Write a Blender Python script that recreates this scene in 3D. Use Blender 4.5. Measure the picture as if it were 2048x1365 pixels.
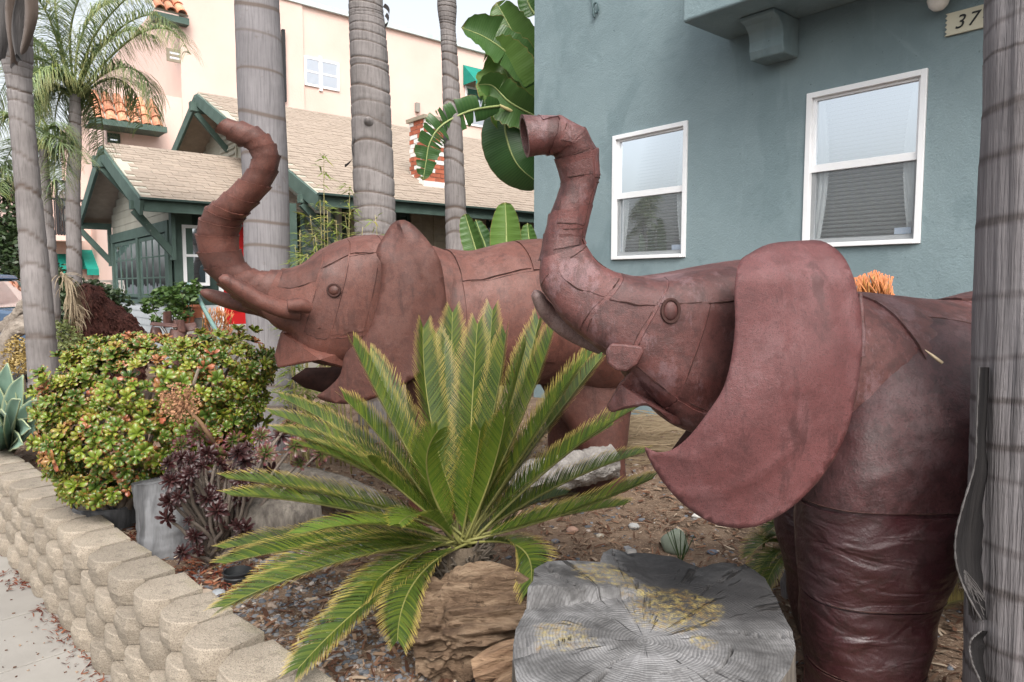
import bpy, bmesh, math, random
from mathutils import Vector, Matrix, noise
from mathutils.geometry import delaunay_2d_cdt
V = Vector
PI = math.pi
R = random.Random(7)
for o in list(bpy.data.objects):
    bpy.data.objects.remove(o)
scene = bpy.context.scene
COL = scene.collection

# ------------------------------------------------------------------ camera
F = 1400.0; PITCH = math.radians(4.57); EYE = 1.62
cam = bpy.data.cameras.new('camera'); camo = bpy.data.objects.new('camera', cam); COL.objects.link(camo)
cam.sensor_width = 36.0; cam.lens = F / 2048 * 36; cam.clip_end = 3000; cam.clip_start = 0.05
camo.location = (0, 0, EYE); camo.rotation_euler = (PI / 2 - PITCH, 0, 0)
scene.camera = camo

# ------------------------------------------------------------------ sky, sun, exposure (bright hazy overcast)
SUN_DIR = V((0.10, -0.66, 0.75)).normalized()      # towards the sun
world = bpy.data.worlds.new('World'); scene.world = world; world.use_nodes = True
wn = world.node_tree.nodes; wl = world.node_tree.links
for n_ in list(wn): wn.remove(n_)
sky = wn.new('ShaderNodeTexSky'); sky.sky_type = 'NISHITA'; sky.sun_disc = False
sky.sun_elevation = math.asin(SUN_DIR.z); sky.sun_rotation = math.atan2(SUN_DIR.x, SUN_DIR.y)
sky.air_density = 1.3; sky.dust_density = 6.0; sky.ozone_density = 1.0
hs_ = wn.new('ShaderNodeHueSaturation'); hs_.inputs['Saturation'].default_value = 0.30
bg = wn.new('ShaderNodeBackground'); bg.inputs['Strength'].default_value = 0.15
wo = wn.new('ShaderNodeOutputWorld')
wl.new(sky.outputs[0], hs_.inputs['Color']); wl.new(hs_.outputs[0], bg.inputs['Color']); wl.new(bg.outputs[0], wo.inputs[0])
sl = bpy.data.lights.new('sun', 'SUN'); sl.energy = 0.8; sl.angle = math.radians(30); sl.color = (1, .965, .92)
so = bpy.data.objects.new('sun', sl); COL.objects.link(so)
so.rotation_euler = SUN_DIR.to_track_quat('Z', 'Y').to_euler()
scene.view_settings.view_transform = 'Standard'
try: scene.view_settings.look = 'None'
except Exception: pass
scene.view_settings.exposure = 1.12
scene.view_settings.gamma = 1.0

# ------------------------------------------------------------------ places: pixel of the survey -> point, street frame -> point
CP, SP = math.cos(PITCH), math.sin(PITCH)
def ray(u, v):
    b = (v - 682.5) / F
    return V(((u - 1024) / F, CP - b * SP, -(SP + b * CP)))
def P(u, v, Y):
    d = ray(u, v); return V((0, 0, EYE)) + d * (Y / d.y)
def PZ(u, v, z):
    d = ray(u, v); return V((0, 0, EYE)) + d * ((z - EYE) / d.z)
NX, NY = .765, .644
def W(n, s, z): return V((n * NX - s * NY, n * NY + s * NX, z))
def toNS(p): return (p.x * NX + p.y * NY, -p.x * NY + p.y * NX)
def hit_n(u, v, n):
    d = ray(u, v); k = n / (d.x * NX + d.y * NY); return (k * (-d.x * NY + d.y * NX), EYE + k * d.z)
def hit_s(u, v, s):
    d = ray(u, v); k = s / (-d.x * NY + d.y * NX); return (k * (d.x * NX + d.y * NY), EYE + k * d.z)
WALLDIR = V((-.722, .692, 0)).normalized(); WALLNOR = V((WALLDIR.y, -WALLDIR.x, 0))   # into the lot
WALL0 = V((-.96, 2.10, 0))
def lotd(x, y): return (V((x, y, 0)) - WALL0).dot(WALLNOR)
def GZ(x, y):
    d = lotd(x, y)
    if d < .1: return 0.0
    z = .335 + .03 * min(1, max(0, (d - .3) / 3)) + .018 * noise.noise(V((x * 1.1, y * 1.1, 3))) + .010 * noise.noise(V((x * 4, y * 4, 9)))
    return z

# ------------------------------------------------------------------ objects
def prop(o, label=None, cat=None, group=None, kind=None):
    if label: o['label'] = label
    if cat: o['category'] = cat
    if group: o['group'] = group
    if kind: o['kind'] = kind
    return o
def thing(name, label, cat, loc=(0, 0, 0), group=None):
    o = bpy.data.objects.new(name, None); COL.objects.link(o); o.location = loc; o.empty_display_size = .1
    return prop(o, label, cat, group)
def wm(o):
    b = Matrix.LocRotScale(o.location, o.rotation_euler, o.scale)
    return b if o.parent is None else wm(o.parent) @ o.matrix_parent_inverse @ b
def adopt(o, parent):
    if parent is not None:
        o.parent = parent; o.matrix_parent_inverse = wm(parent).inverted()
    return o
class MB:
    """collects faces in world coordinates, then links ONE mesh object"""
    def __init__(s): s.v = []; s.f = []; s.a = []; s.mi = []
    def vert(s, p, a=(0, .5, 0)): s.v.append(tuple(p)); s.a.append(a); return len(s.v) - 1
    def face(s, *i, m=0): s.f.append(i); s.mi.append(m)
    def quad(s, a, b, c, d, at=(0, .5, 0), m=0):
        i = [s.vert(q, at) for q in (a, b, c, d)]; s.face(*i, m=m)
    def box(s, o, x, y, z, at=(0, .5, 0), m=0):
        """o corner, x y z edge vectors"""
        o = V(o); x = V(x); y = V(y); z = V(z)
        if x.cross(y).dot(z) < 0: o, x = o + x, -x
        i = [s.vert(o + x * a + y * b + z * c, at) for c in (0, 1) for b in (0, 1) for a in (0, 1)]
        for q in ((0, 2, 3, 1), (4, 5, 7, 6), (0, 1, 5, 4), (2, 6, 7, 3), (0, 4, 6, 2), (1, 3, 7, 5)): s.face(*[i[k] for k in q], m=m)
    def nbox(s, n0, n1, s0, s1, z0, z1, at=(0, .5, 0), m=0):
        s.box(W(n0, s0, z0), W(n1 - n0, 0, 0), W(0, s1 - s0, 0), V((0, 0, z1 - z0)), at, m)
    def bar(s, a, b, w, h, up=(0, 0, 1), at=(0, .5, 0)):
        a = V(a); b = V(b); t = (b - a).normalized(); x = t.cross(V(up)).normalized(); y = x.cross(t)
        s.box(a - x * w / 2 - y * h / 2, b - a, x * w, y * h, at)
    def tube(s, pts, rad, n=8, cap=True, at=None):
        pts = [V(p) for p in pts]; rings = []; L = len(pts); pu = None
        for i, p in enumerate(pts):
            t = (pts[min(i + 1, L - 1)] - pts[max(i - 1, 0)]).normalized()
            if pu is None: pu = t.orthogonal().normalized()
            x = (pu - t * pu.dot(t)).normalized(); pu = x; y = t.cross(x)
            r = rad[i] if hasattr(rad, '__len__') else rad
            q = at(i / (L - 1)) if at else (i / max(1, L - 1), .5, 0)
            rings.append([s.vert(p + (x * math.cos(2 * PI * k / n) + y * math.sin(2 * PI * k / n)) * r, q) for k in range(n)])
        for a, b in zip(rings, rings[1:]):
            for k in range(n): s.face(a[k], a[(k + 1) % n], b[(k + 1) % n], b[k])
        if cap: s.face(*rings[0][::-1]); s.face(*rings[-1])
        return rings
    def grid(s, fn, nu, nv, at=None):
        """fn(u,v) on a (nu+1)x(nv+1) grid"""
        b = len(s.v)
        for j in range(nv + 1):
            for i in range(nu + 1):
                u, v = i / nu, j / nv
                s.vert(fn(u, v), at(u, v) if at else (u, .5, v))
        for j in range(nv):
            for i in range(nu):
                k = b + j * (nu + 1) + i
                s.face(k, k + 1, k + nu + 2, k + nu + 1)
    def add(s, other, mat4, at=None):
        b = len(s.v)
        for p, a in zip(other.v, other.a): s.vert(mat4 @ V(p), at(a) if at else a)
        for f in other.f: s.face(*[k + b for k in f])
    def mesh(s, name, mat, smooth=None, fix=False):
        me = bpy.data.meshes.new(name); me.from_pydata(s.v, [], s.f)
        mats = mat if isinstance(mat, (list, tuple)) else [mat]
        for m in mats: me.materials.append(m)
        if len(mats) > 1: me.polygons.foreach_set('material_index', s.mi)
        at = me.attributes.new('lf', 'FLOAT_VECTOR', 'POINT')
        at.data.foreach_set('vector', [c for a in s.a for c in a])
        if fix:
            bm = bmesh.new(); bm.from_mesh(me); bmesh.ops.recalc_face_normals(bm, faces=bm.faces); bm.to_mesh(me); bm.free()
        if smooth:
            me.polygons.foreach_set('use_smooth', [True] * len(me.polygons))
            if smooth < 180: me.set_sharp_from_angle(angle=math.radians(smooth))
        me.update()
        return me
    def obj(s, name, mat, parent=None, smooth=None, fix=False):
        o = bpy.data.objects.new(name, s.mesh(name, mat, smooth, fix)); COL.objects.link(o)
        return adopt(o, parent)
def bez(p, t):
    p = [V(q) for q in p]
    while len(p) > 1: p = [a.lerp(b, t) for a, b in zip(p, p[1:])]
    return p[0]
def crom(pts, t):
    n = len(pts) - 1; t = max(0, min(n - 1e-6, t)); i = int(t); f = t - i
    p0 = pts[max(i - 1, 0)]; p1 = pts[i]; p2 = pts[i + 1]; p3 = pts[min(i + 2, n)]
    return ((p1 * 2) + (p2 - p0) * f + (p0 * 2 - p1 * 5 + p2 * 4 - p3) * (f * f) + (p1 * 3 - p0 - p2 * 3 + p3) * (f ** 3)) * .5
def bevel(o, w, seg=2):
    m = o.modifiers.new('bevel', 'BEVEL'); m.width = w; m.segments = seg; m.limit_method = 'ANGLE'
    return o

# ------------------------------------------------------------------ materials
class N:
    def __init__(s, name):
        s.m = bpy.data.materials.new(name); s.m.use_nodes = True
        s.t = s.m.node_tree; s.b = s.t.nodes['Principled BSDF']; s.out = s.t.nodes['Material Output']
        s.tc = s.t.nodes.new('ShaderNodeTexCoord')
    def n(s, ty, **k):
        x = s.t.nodes.new('ShaderNode' + ty)
        for a, b in k.items():
            if a.startswith('i_'):
                key = a[2:]; key = int(key) if key.isdigit() else key.replace('_', ' ')
                if hasattr(b, 'default_value') or isinstance(b, bpy.types.NodeSocket): s.t.links.new(b, x.inputs[key])
                else: x.inputs[key].default_value = b
            else: setattr(x, a, b)
        return x
    def l(s, a, b): s.t.links.new(a, b)
    def co(s, st=(1, 1, 1), rot=(0, 0, 0), src='Object'):
        mp = s.n('Mapping', i_Vector=s.tc.outputs[src]); mp.inputs['Scale'].default_value = st; mp.inputs['Rotation'].default_value = rot
        return mp.outputs[0]
    def noise(s, scale, detail=5, rough=.55, st=(1, 1, 1), vec=None, dist=0):
        x = s.n('TexNoise', i_Vector=vec or s.co(st)); x.inputs['Scale'].default_value = scale; x.inputs['Detail'].default_value = detail
        x.inputs['Roughness'].default_value = rough; x.inputs['Distortion'].default_value = dist
        return x.outputs['Fac']
    def ramp(s, fac, stops):
        r = s.n('ValToRGB', i_Fac=fac); e = r.color_ramp.elements
        while len(e) < len(stops): e.new(.5)
        for q, (p, c) in zip(e, stops):
            q.position = p; q.color = (c, c, c, 1) if not hasattr(c, '__len__') else (*c, 1)
        return r.outputs[0]
    def mix(s, fac, a, b, mode='MIX'):
        x = s.n('Mix', data_type='RGBA', blend_type=mode)
        for k, q in ((0, fac), (6, a), (7, b)):
            if isinstance(q, bpy.types.NodeSocket): s.l(q, x.inputs[k])
            else: x.inputs[k].default_value = q if k == 0 else (*q, 1)
        return x.outputs[2]
    def math(s, op, a, b=0.0):
        x = s.n('Math', operation=op)
        for k, q in ((0, a), (1, b)):
            if isinstance(q, bpy.types.NodeSocket): s.l(q, x.inputs[k])
            else: x.inputs[k].default_value = q
        return x.outputs[0]
    def attr(s, k):
        a = s.n('Attribute', attribute_name='lf'); sp = s.n('SeparateXYZ', i_Vector=a.outputs['Vector']); return sp.outputs[k]
    def rnd(s): return s.n('ObjectInfo').outputs['Random']
    def bump(s, h, st=.3, dist=.01, prev=None):
        b = s.n('Bump', i_Height=h); b.inputs['Strength'].default_value = st; b.inputs['Distance'].default_value = dist
        if prev: s.l(prev, b.inputs['Normal'])
        return b.outputs[0]
    def done(s, col=None, rough=None, nor=None, spec=None, metal=None):
        b = s.b
        for key, q in (('Base Color', col), ('Roughness', rough), ('Normal', nor), ('Specular IOR Level', spec), ('Metallic', metal)):
            if q is None: continue
            if isinstance(q, bpy.types.NodeSocket): s.l(q, b.inputs[key])
            else: b.inputs[key].default_value = (*q, 1) if key == 'Base Color' else q
        return s.m
def plain(name, c1, c2=None, scale=6, rough=.7, bump=.25, bscale=40, st=(1, 1, 1), spec=.3, rnd=0, speck=None, bdist=.004, metal=0, detail=6):
    x = N(name); c2 = c2 or tuple(min(1, q * 1.3) for q in c1)
    col = x.ramp(x.noise(scale, detail, .6, st), [(.3, c1), (.7, c2)])
    if speck:
        sc, th, c = speck
        col = x.mix(x.ramp(x.noise(sc, 3), [(th, 0.0), (th + .06, 1.0)]), col, c)
    if rnd:
        h = x.n('HueSaturation', i_Color=col); h.inputs['Value'].default_value = 1
        x.l(x.math('ADD', x.math('MULTIPLY', x.rnd(), rnd * 2), 1 - rnd), h.inputs['Value']); col = h.outputs[0]
    nor = x.bump(x.noise(bscale, 4, .6, st), bump, bdist) if bump else None
    return x.done(col, rough, nor, spec, metal)
def leafmat(name, dark, light, tip=None, tp=(.8, 1), trans=.3, rough=.45, alt=None, altp=.8, edge=None):
    """foliage: per-leaf and per-plant colour variation, tip or margin colour, some translucency"""
    x = N(name)
    r = x.math('FRACT', x.math('ADD', x.math('MULTIPLY', x.rnd(), 3.7), x.attr(1)))
    stops = [(0, dark), (.75, light)]
    if alt: stops = [(0, dark), (altp - .12, light), (altp, light), (1, alt)]
    col = x.ramp(r, stops)
    nz = x.noise(9, 3); col = x.mix(x.math('MULTIPLY', nz, .35), col, tuple(q * .55 for q in dark))
    if tip: col = x.mix(x.ramp(x.attr(0), [(tp[0], 0.0), (tp[1], 1.0)]), col, tip)
    if edge: col = x.mix(x.ramp(x.attr(2), [(edge[0], 0.0), (1, edge[1])]), col, edge[2])
    x.done(col, rough, None, .4)
    tr = x.n('BsdfTranslucent'); x.l(col, tr.inputs['Color'])
    ms = x.n('MixShader'); ms.inputs[0].default_value = trans
    x.l(x.b.outputs[0], ms.inputs[1]); x.l(tr.outputs[0], ms.inputs[2]); x.l(ms.outputs[0], x.out.inputs[0])
    return x.m

# ------------------------------------------------------------------ ground, road, sidewalk, retaining wall
M_soil = plain('soil_mulch', (.095, .062, .042), (.21, .145, .10), 5, .95, .9, 60, bdist=.012, speck=(90, .60, (.30, .23, .17)))
M_road = plain('asphalt', (.045, .045, .047), (.07, .07, .07), 3, .9, .4, 120)
M_conc = plain('sidewalk_concrete', (.215, .20, .18), (.275, .26, .235), 2.2, .85, .25, 160, rnd=.04, speck=(25, .72, (.19, .18, .165)))
def struct(o): return prop(o, kind='structure')

m = MB(); m.quad((-900, -900, -.02), (900, -900, -.02), (900, 900, -.02), (-900, 900, -.02)); struct(m.obj('ground', M_road))
# the planted lot behind the wall, one sheet
m = MB(); nu, nv = 150, 120
def lotfn(u, v):
    a = -7 + 24 * (u ** 1.35); d = .10 + 24 * (v ** 2.0)
    p = WALL0 + WALLDIR * a + WALLNOR * d
    return V((p.x, p.y, GZ(p.x, p.y)))
def lotfn2(u, v):
    # finer near the camera
    a = -3.2 + 10 * u; d = .10 + 7.0 * v * (0.35 + .65 * v)
    p = WALL0 + WALLDIR * a + WALLNOR * d
    return V((p.x, p.y, GZ(p.x, p.y) + .006 * noise.noise(V((p.x * 22, p.y * 22, 0)))))
m.grid(lotfn2, 220, 170)
struct(m.obj('garden_soil', M_soil, smooth=180))
m = MB(); m.quad(W(2.0, -30, .25), W(60, -30, .25), W(60, 40, .25), W(2.0, 40, .25)); struct(m.obj('terrain', M_soil))
# sidewalk: slabs with recessed joints
sw = MB(); q0 = WALL0 - WALLDIR * 6 - WALLNOR * 1.75
sw.box(q0 + V((0, 0, -.10)), WALLDIR * 30, WALLNOR * 1.9, V((0, 0, .085)))
swo = struct(sw.obj('sidewalk', plain('joint_dirt', (.035, .03, .026), (.06, .05, .045), 20)))
a0 = -6.0; k = 0
JOINT = PZ(190, 1285, 0); ja = (JOINT - WALL0).dot(WALLDIR)
for k in range(-9, 28):
    m = MB(); a = ja + .56 * k
    if a < -6 or a > 22: continue
    m.box(WALL0 + WALLDIR * (a + .005) - WALLNOR * 1.75 + V((0, 0, -.02)), WALLDIR * .550, WALLNOR * 1.78, V((0, 0, .02 + .0005 * (k % 3))))
    bevel(m.obj('slab', M_conc, swo), .004, 2)
m = MB(); m.box(WALL0 - WALLDIR * 6 - WALLNOR * 1.92 + V((0, 0, -.15)), WALLDIR * 40, WALLNOR * .16, V((0, 0, .148))); struct(m.obj('kerb', M_conc))

# split-face block wall
x = N('split_face_block')
c = x.ramp(x.noise(5, 5), [(.3, (.265, .225, .178)), (.7, (.365, .318, .258))])
c = x.mix(x.ramp(x.noise(260, 4, .7), [(.50, 0.0), (.62, .8)]), c, (.115, .095, .074))
c = x.mix(x.ramp(x.noise(14, 6, .7), [(.54, 0.0), (.66, .6)]), c, (.13, .112, .09))
c = x.mix(x.ramp(x.noise(3.1, 5, .7), [(.60, 0.0), (.68, .5)]), c, (.17, .15, .11))
c = x.mix(x.math('MULTIPLY', x.ramp(x.noise(3.3, 4), [(.56, 0.0), (.72, 1.0)]), .5), c, (.21, .20, .09))
h = x.n('HueSaturation', i_Color=c); x.l(x.math('ADD', x.math('MULTIPLY', x.rnd(), .30), .83), h.inputs['Value'])
M_block = x.done(h.outputs[0], .93, x.bump(x.noise(200, 4, .7), .6, .006, x.bump(x.noise(48, 4, .7), .7, .014)), .2)
BW, BH, BD = .262, .104, .195
def block_mesh(seed):
    rr = random.Random(seed); m = MB()
    # outline in plan: chamfered split face in front, tapering to the back
    w, ch = BW / 2 - .008, .074
    front = [(-w, ch), (-w + .010, .058), (-w + .030, .034), (-w + .052, .013), (-w + .066, .003), (-.022, -.004), (.022, -.004), (w - .066, .003), (w - .052, .013), (w - .030, .034), (w - .010, .058), (w, ch)]
    back = [(w * .86, BD), (-w * .86, BD)]
    nz = 7; rows = []; nf = len(front) - 1
    for j in range(nz + 1):
        z = BH * j / nz; row = []
        for i, (a, d) in enumerate(front):
            e = (0 if j in (0, nz) else 1)
            jit = -(.008 * math.sin(PI * j / nz)) + .003 + e * rr.uniform(-.0042, .0035)
            if j == nz: jit = rr.uniform(-.001, .003)
            row.append(m.vert((a * (1 + (0 if 0 < i < nf else 0)) + e * rr.uniform(-.003, .003) * (0 < i < nf), d + jit * (1 if 0 < i < nf else .3), z - (.003 if j == nz and 0 < i < nf else 0))))
        for a, d in back: row.append(m.vert((a, d, z)))
        rows.append(row)
    n = len(rows[0])
    for a, b in zip(rows, rows[1:]):
        for k in range(n): m.face(a[k], a[(k + 1) % n], b[(k + 1) % n], b[k])
    # top with an inner rim so that the arris is slightly rounded
    top = rows[-1]; rim = []
    for k in top:
        p = V(m.v[k]); q = V((p.x * .965, .11 + (p.y - .11) * .97, BH + .001)); rim.append(m.vert(q))
    for k in range(n): m.face(top[k], top[(k + 1) % n], rim[(k + 1) % n], rim[k])
    m.face(*rim); m.face(*rows[0][::-1])
    return m.mesh('block', M_block, smooth=22, fix=True)
BM = [block_mesh(i) for i in range(9)]
wall = thing('retaining_wall', 'low tan split-face concrete block retaining wall beside the sidewalk', 'wall', WALL0)
rotw = math.atan2(-WALLDIR.y, -WALLDIR.x)      # block x axis runs along the wall, y into the lot
for c_ in range(4):
    for i in range(-7, 30):
        a = (i + (.5 if c_ % 2 else 0)) * BW + .03
        bend = .012 * max(0, a - 1.5) ** 2 * 0
        p = WALL0 + WALLDIR * a + WALLNOR * (.015 * c_ - .022 + R.uniform(-.008, .008) + bend)
        if a > 6.8: continue
        o = bpy.data.objects.new('block', BM[R.randrange(9)]); COL.objects.link(o)
        o.location = (p.x, p.y, .003 + c_ * (BH + .0055)); o.rotation_euler = (0, R.uniform(-.008, .008), rotw + R.uniform(-.05, .05))
        if c_ == 3: o.scale = (1, 1.05, 1)
        adopt(o, wall)

# ------------------------------------------------------------------ teal stucco house
x = N('teal_stucco')
c = x.ramp(x.noise(1.1, 6, .6), [(.25, (.15, .205, .22)), (.5, (.192, .255, .272)), (.75, (.215, .28, .295))])
pm = x.ramp(x.noise(.9, 4, .7, (1, 1, .8), dist=.6), [(.54, 0.0), (.58, 1.0)])
c = x.mix(x.math('MULTIPLY', pm, .42), c, (.135, .19, .205))
c = x.mix(x.ramp(x.noise(7, 6, .75, (1, 1, .6)), [(.55, 0.0), (.72, .5)]), c, (.225, .30, .32))
vo = x.n('TexVoronoi', i_Vector=x.co((1, 1, .6)), feature='DISTANCE_TO_EDGE'); vo.inputs['Scale'].default_value = .55
c = x.mix(x.math('MULTIPLY', x.ramp(x.math('ADD', vo.outputs['Distance'], x.math('MULTIPLY', x.noise(5, 4), .03)), [(.012, 1.0), (.017, 0.0)]), .25), c, (.27, .345, .365))
c = x.mix(x.ramp(x.noise(30, 2), [(.73, 0.0), (.76, .7)]), c, (.08, .12, .13))
c = x.mix(x.ramp(x.noise(2.3, 5, .7, (2.5, 2.5, .35)), [(.60, 0.0), (.80, .45)]), c, (.27, .34, .36))
hb = x.noise(2.4, 6, .65, dist=.5); nb = x.bump(hb, .28, .04); M_teal = x.done(c, .75, x.bump(x.noise(70, 5, .7), .7, .007, nb), .25)
M_white = plain('white_vinyl', (.74, .75, .76), (.80, .80, .81), 3, .35, 0.03, 60, spec=.5)
M_dark = plain('dark_interior', (.02, .022, .025), (.03, .03, .032), 3, .9, 0)
M_blind = plain('blind_slat', (.66, .67, .67), (.72, .73, .73), 2, .5, 0)
def glassmat(name, refl, tint=(1, 1, 1), rough=.01, wave=.0):
    x = N(name); x.t.nodes.remove(x.b)
    g = x.n('BsdfGlossy'); g.inputs['Roughness'].default_value = rough; g.inputs['Color'].default_value = (.88, .94, 1, 1)
    t = x.n('BsdfTransparent'); t.inputs['Color'].default_value = (*tint, 1)
    if wave: x.l(x.bump(x.noise(1.6, 2), wave, .02), g.inputs['Normal'])
    fr = x.n('Fresnel'); fr.inputs[0].default_value = 1.5
    ms = x.n('MixShader'); x.l(x.math('MINIMUM', x.math('ADD', fr.outputs[0], refl), 1.0), ms.inputs[0])
    x.l(t.outputs[0], ms.inputs[1]); x.l(g.outputs[0], ms.inputs[2]); x.l(ms.outputs[0], x.out.inputs[0]); return x.m
M_glass = glassmat('window_glass', .66, (.80, .84, .86), .012, .10)
M_glow = glassmat('lower_window_glass', .16, (.86, .89, .90), .012, .10)
x = N('insect_screen_mesh'); x.b.inputs['Base Color'].default_value = (.16, .165, .17, 1); x.b.inputs['Roughness'].default_value = .8
t_ = x.n('BsdfTransparent'); ms_ = x.n('MixShader'); ms_.inputs[0].default_value = .24
x.l(t_.outputs[0], ms_.inputs[1]); x.l(x.b.outputs[0], ms_.inputs[2]); x.l(ms_.outputs[0], x.out.inputs[0]); M_screen = x.m

D = 5.2; S1 = 5.80; S0 = -2.5; HT = 6.2; TH = .16
th_ = thing('teal_house', 'teal stucco house with white windows and a bracketed ledge behind the elephants', 'house', W(D, S1, .3))
WINS = [(3.785, 4.655, 1.865, 3.055), (1.875, 2.71, 1.90, 3.06)]
m = MB()
cs = sorted({S0, S1, *[w[0] for w in WINS], *[w[1] for w in WINS]}); cz = sorted({.1, HT, *[w[2] for w in WINS], *[w[3] for w in WINS]})
for a, b in zip(cs, cs[1:]):
    for e, f_ in zip(cz, cz[1:]):
        if any(a >= w[0] - 1e-6 and b <= w[1] + 1e-6 and e >= w[2] - 1e-6 and f_ <= w[3] + 1e-6 for w in WINS): continue
        m.quad(W(D, a, e), W(D, b, e), W(D, b, f_), W(D, a, f_))
for w in WINS:
    for (a, e), (b, f_) in (((w[0], w[2]), (w[1], w[2])), ((w[1], w[2]), (w[1], w[3])), ((w[1], w[3]), (w[0], w[3])), ((w[0], w[3]), (w[0], w[2]))):
        m.quad(W(D, a, e), W(D, b, f_), W(D + TH, b, f_), W(D + TH, a, e))
m.quad(W(D, S1, .1), W(D + 9, S1, .1), W(D + 9, S1, HT), W(D, S1, HT))
m.quad(W(D, S0, .1), W(D, S0, HT), W(D + 9, S0, HT), W(D + 9, S0, .1))
m.quad(W(D, S0, HT), W(D, S1, HT), W(D + 9, S1, HT), W(D + 9, S0, HT))
m.obj('wall', M_teal, th_)
for wi, (a, b, e, f_) in enumerate(WINS):
    fr = MB(); t = .042; n0 = D - .018; n1 = D + .07
    fr.nbox(n0, n1, a + .002, a + t, e + .002, f_ - .002); fr.nbox(n0, n1, b - t, b - .002, e + .002, f_ - .002)
    fr.nbox(n0, n1, a + t, b - t, f_ - t, f_ - .002); fr.nbox(n0 - .012, n1, a + t, b - t, e + .002, e + t * .8)
    win = bevel(fr.obj('window', M_white, th_), .003)
    mid = e + (f_ - e) * .49
    us = MB(); us.nbox(D + .012, D + .05, a + t, b - t, mid, mid + .055); us.nbox(D + .014, D + .05, a + t, a + t + .022, mid + .055, f_ - t); us.nbox(D + .014, D + .05, b - t - .022, b - t, mid + .055, f_ - t); us.nbox(D + .014, D + .05, a + t + .022, b - t - .022, f_ - t - .02, f_ - t)
    bevel(us.obj('upper_sash', M_white, win), .002)
    ls = MB(); ls.nbox(D + .03, D + .06, a + t, a + t + .028, e + .034, mid); ls.nbox(D + .03, D + .06, b - t - .028, b - t, e + .034, mid); ls.nbox(D + .03, D + .06, a + t + .028, b - t - .028, e + .034, e + .07)
    ls.obj('lower_sash', plain('grey_sash', (.34, .36, .37), (.38, .40, .41), 3, .5, 0), win)
    for nm, z0, z1, nn in (('pane', mid + .05, f_ - t - .015, D + .035), ('pane', e + .06, mid + .005, D + .050)):
        g = MB(); g.quad(W(nn, a + t, z0), W(nn, b - t, z0), W(nn, b - t, z1), W(nn, a + t, z1)); g.obj(nm, M_glass if z0 > mid else M_glow, win)
    g = MB(); g.quad(W(D + .022, a + t, e + .034), W(D + .022, b - t, e + .034), W(D + .022, b - t, mid), W(D + .022, a + t, mid)); g.obj('insect_screen', M_screen, win)
    bl = thing_b = None
    bm_ = MB(); bm_.nbox(D + .085, D + .115, a + .03, b - .03, f_ - .05, f_ - .02); bl = bm_.obj('blind', M_blind, win)
    nsl = int((f_ - e - .10) / .030)
    for i in range(nsl):
        z = f_ - .06 - i * .030
        sm = MB(); sm.quad(W(D + .089, a + .035, z), W(D + .089, b - .035, z), W(D + .111, b - .035, z - .016), W(D + .111, a + .035, z - .016)); sm.obj('slat', M_blind, bl)
    for (c0, c1, ph) in ((a + .01, a + .11, 0), (b - .10, b - .01, 2)):
        cu_ = MB(); cu_.grid(lambda p_, q_: W(D + .072 + .006 * math.sin(p_ * 16), c0 + (c1 - c0) * p_ + (.05 * math.sin(q_ * PI) if ph == 0 else -.05 * math.sin(q_ * PI)), e + .06 + (f_ - e - .1) * q_), 12, 10); cu_.obj('curtain_or_sky_sheet', M_blind, win, smooth=180)
    rm = MB(); rm.nbox(D + .16, D + 1.2, a - .3, b + .3, e - .3, f_ + .3); rm.obj('room_interior', plain('room_grey', (.05, .05, .05), (.07, .07, .07), 2, .9, 0), win)
    if True:
        st_ = MB(); st_.nbox(D + .0485, D + .0495, a + t + .04, a + t + .15, e + .075, e + .12); st_.obj('sticker', plain('blue_sticker', (.30, .38, .50), (.45, .52, .60), 60, .5, 0), win)
# ledge with coved corbel
x0, x1 = .2, 3.41; zl = 3.63
lg = MB(); lg.nbox(D - .62, D - .003, x0, x1, zl, zl + .95); bevel(lg.obj('ledge', M_teal, th_), .02, 3)
for sc_ in (2.93, .9):
    cb = MB(); prof = [(-.002, 3.345), (-.21, 3.345), (-.235, 3.40), (-.235, 3.47), (-.25, 3.53), (-.30, 3.575), (-.37, 3.595), (-.37, zl - .003), (-.002, zl - .003)]
    i0 = [cb.vert(W(D + a, sc_ - .14, z)) for a, z in prof]; i1 = [cb.vert(W(D + a, sc_ + .14, z)) for a, z in prof]
    for k in range(len(prof)): cb.face(i0[k], i0[(k + 1) % len(prof)], i1[(k + 1) % len(prof)], i1[k])
    cb.face(*i0[::-1]); cb.face(*i1)
    bevel(cb.obj('corbel', M_teal, th_, fix=True), .012, 3)
# wrought iron hook near the corner
M_iron = plain('grey_green_iron', (.05, .085, .09), (.08, .12, .125), 10, .6, .2)
hk = MB(); pts = []
for i in range(34):
    t = i / 33; a = -PI * .5 + t * 2.6 * PI; rr = .085 * (1 - t * .72)
    pts.append(W(D - .03, 4.87 + rr * math.cos(a) * .55, 4.30 + rr * math.sin(a)))
hk.tube([W(D - .03, 4.93, 4.85), W(D - .03, 4.935, 4.5)] + [W(D - .03, 4.93 - .03 * t, 4.40 - .12 * t) for t in (0, .4, .8)] + pts[2:], .009, 8)
hk.tube([W(D + .02, 4.93, 4.62), W(D - .03, 4.93, 4.62)], .012, 8)
prop(hk.obj('iron_hook', M_iron, smooth=60), 'dark scrolled iron hook high on the teal wall', 'hook')
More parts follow.
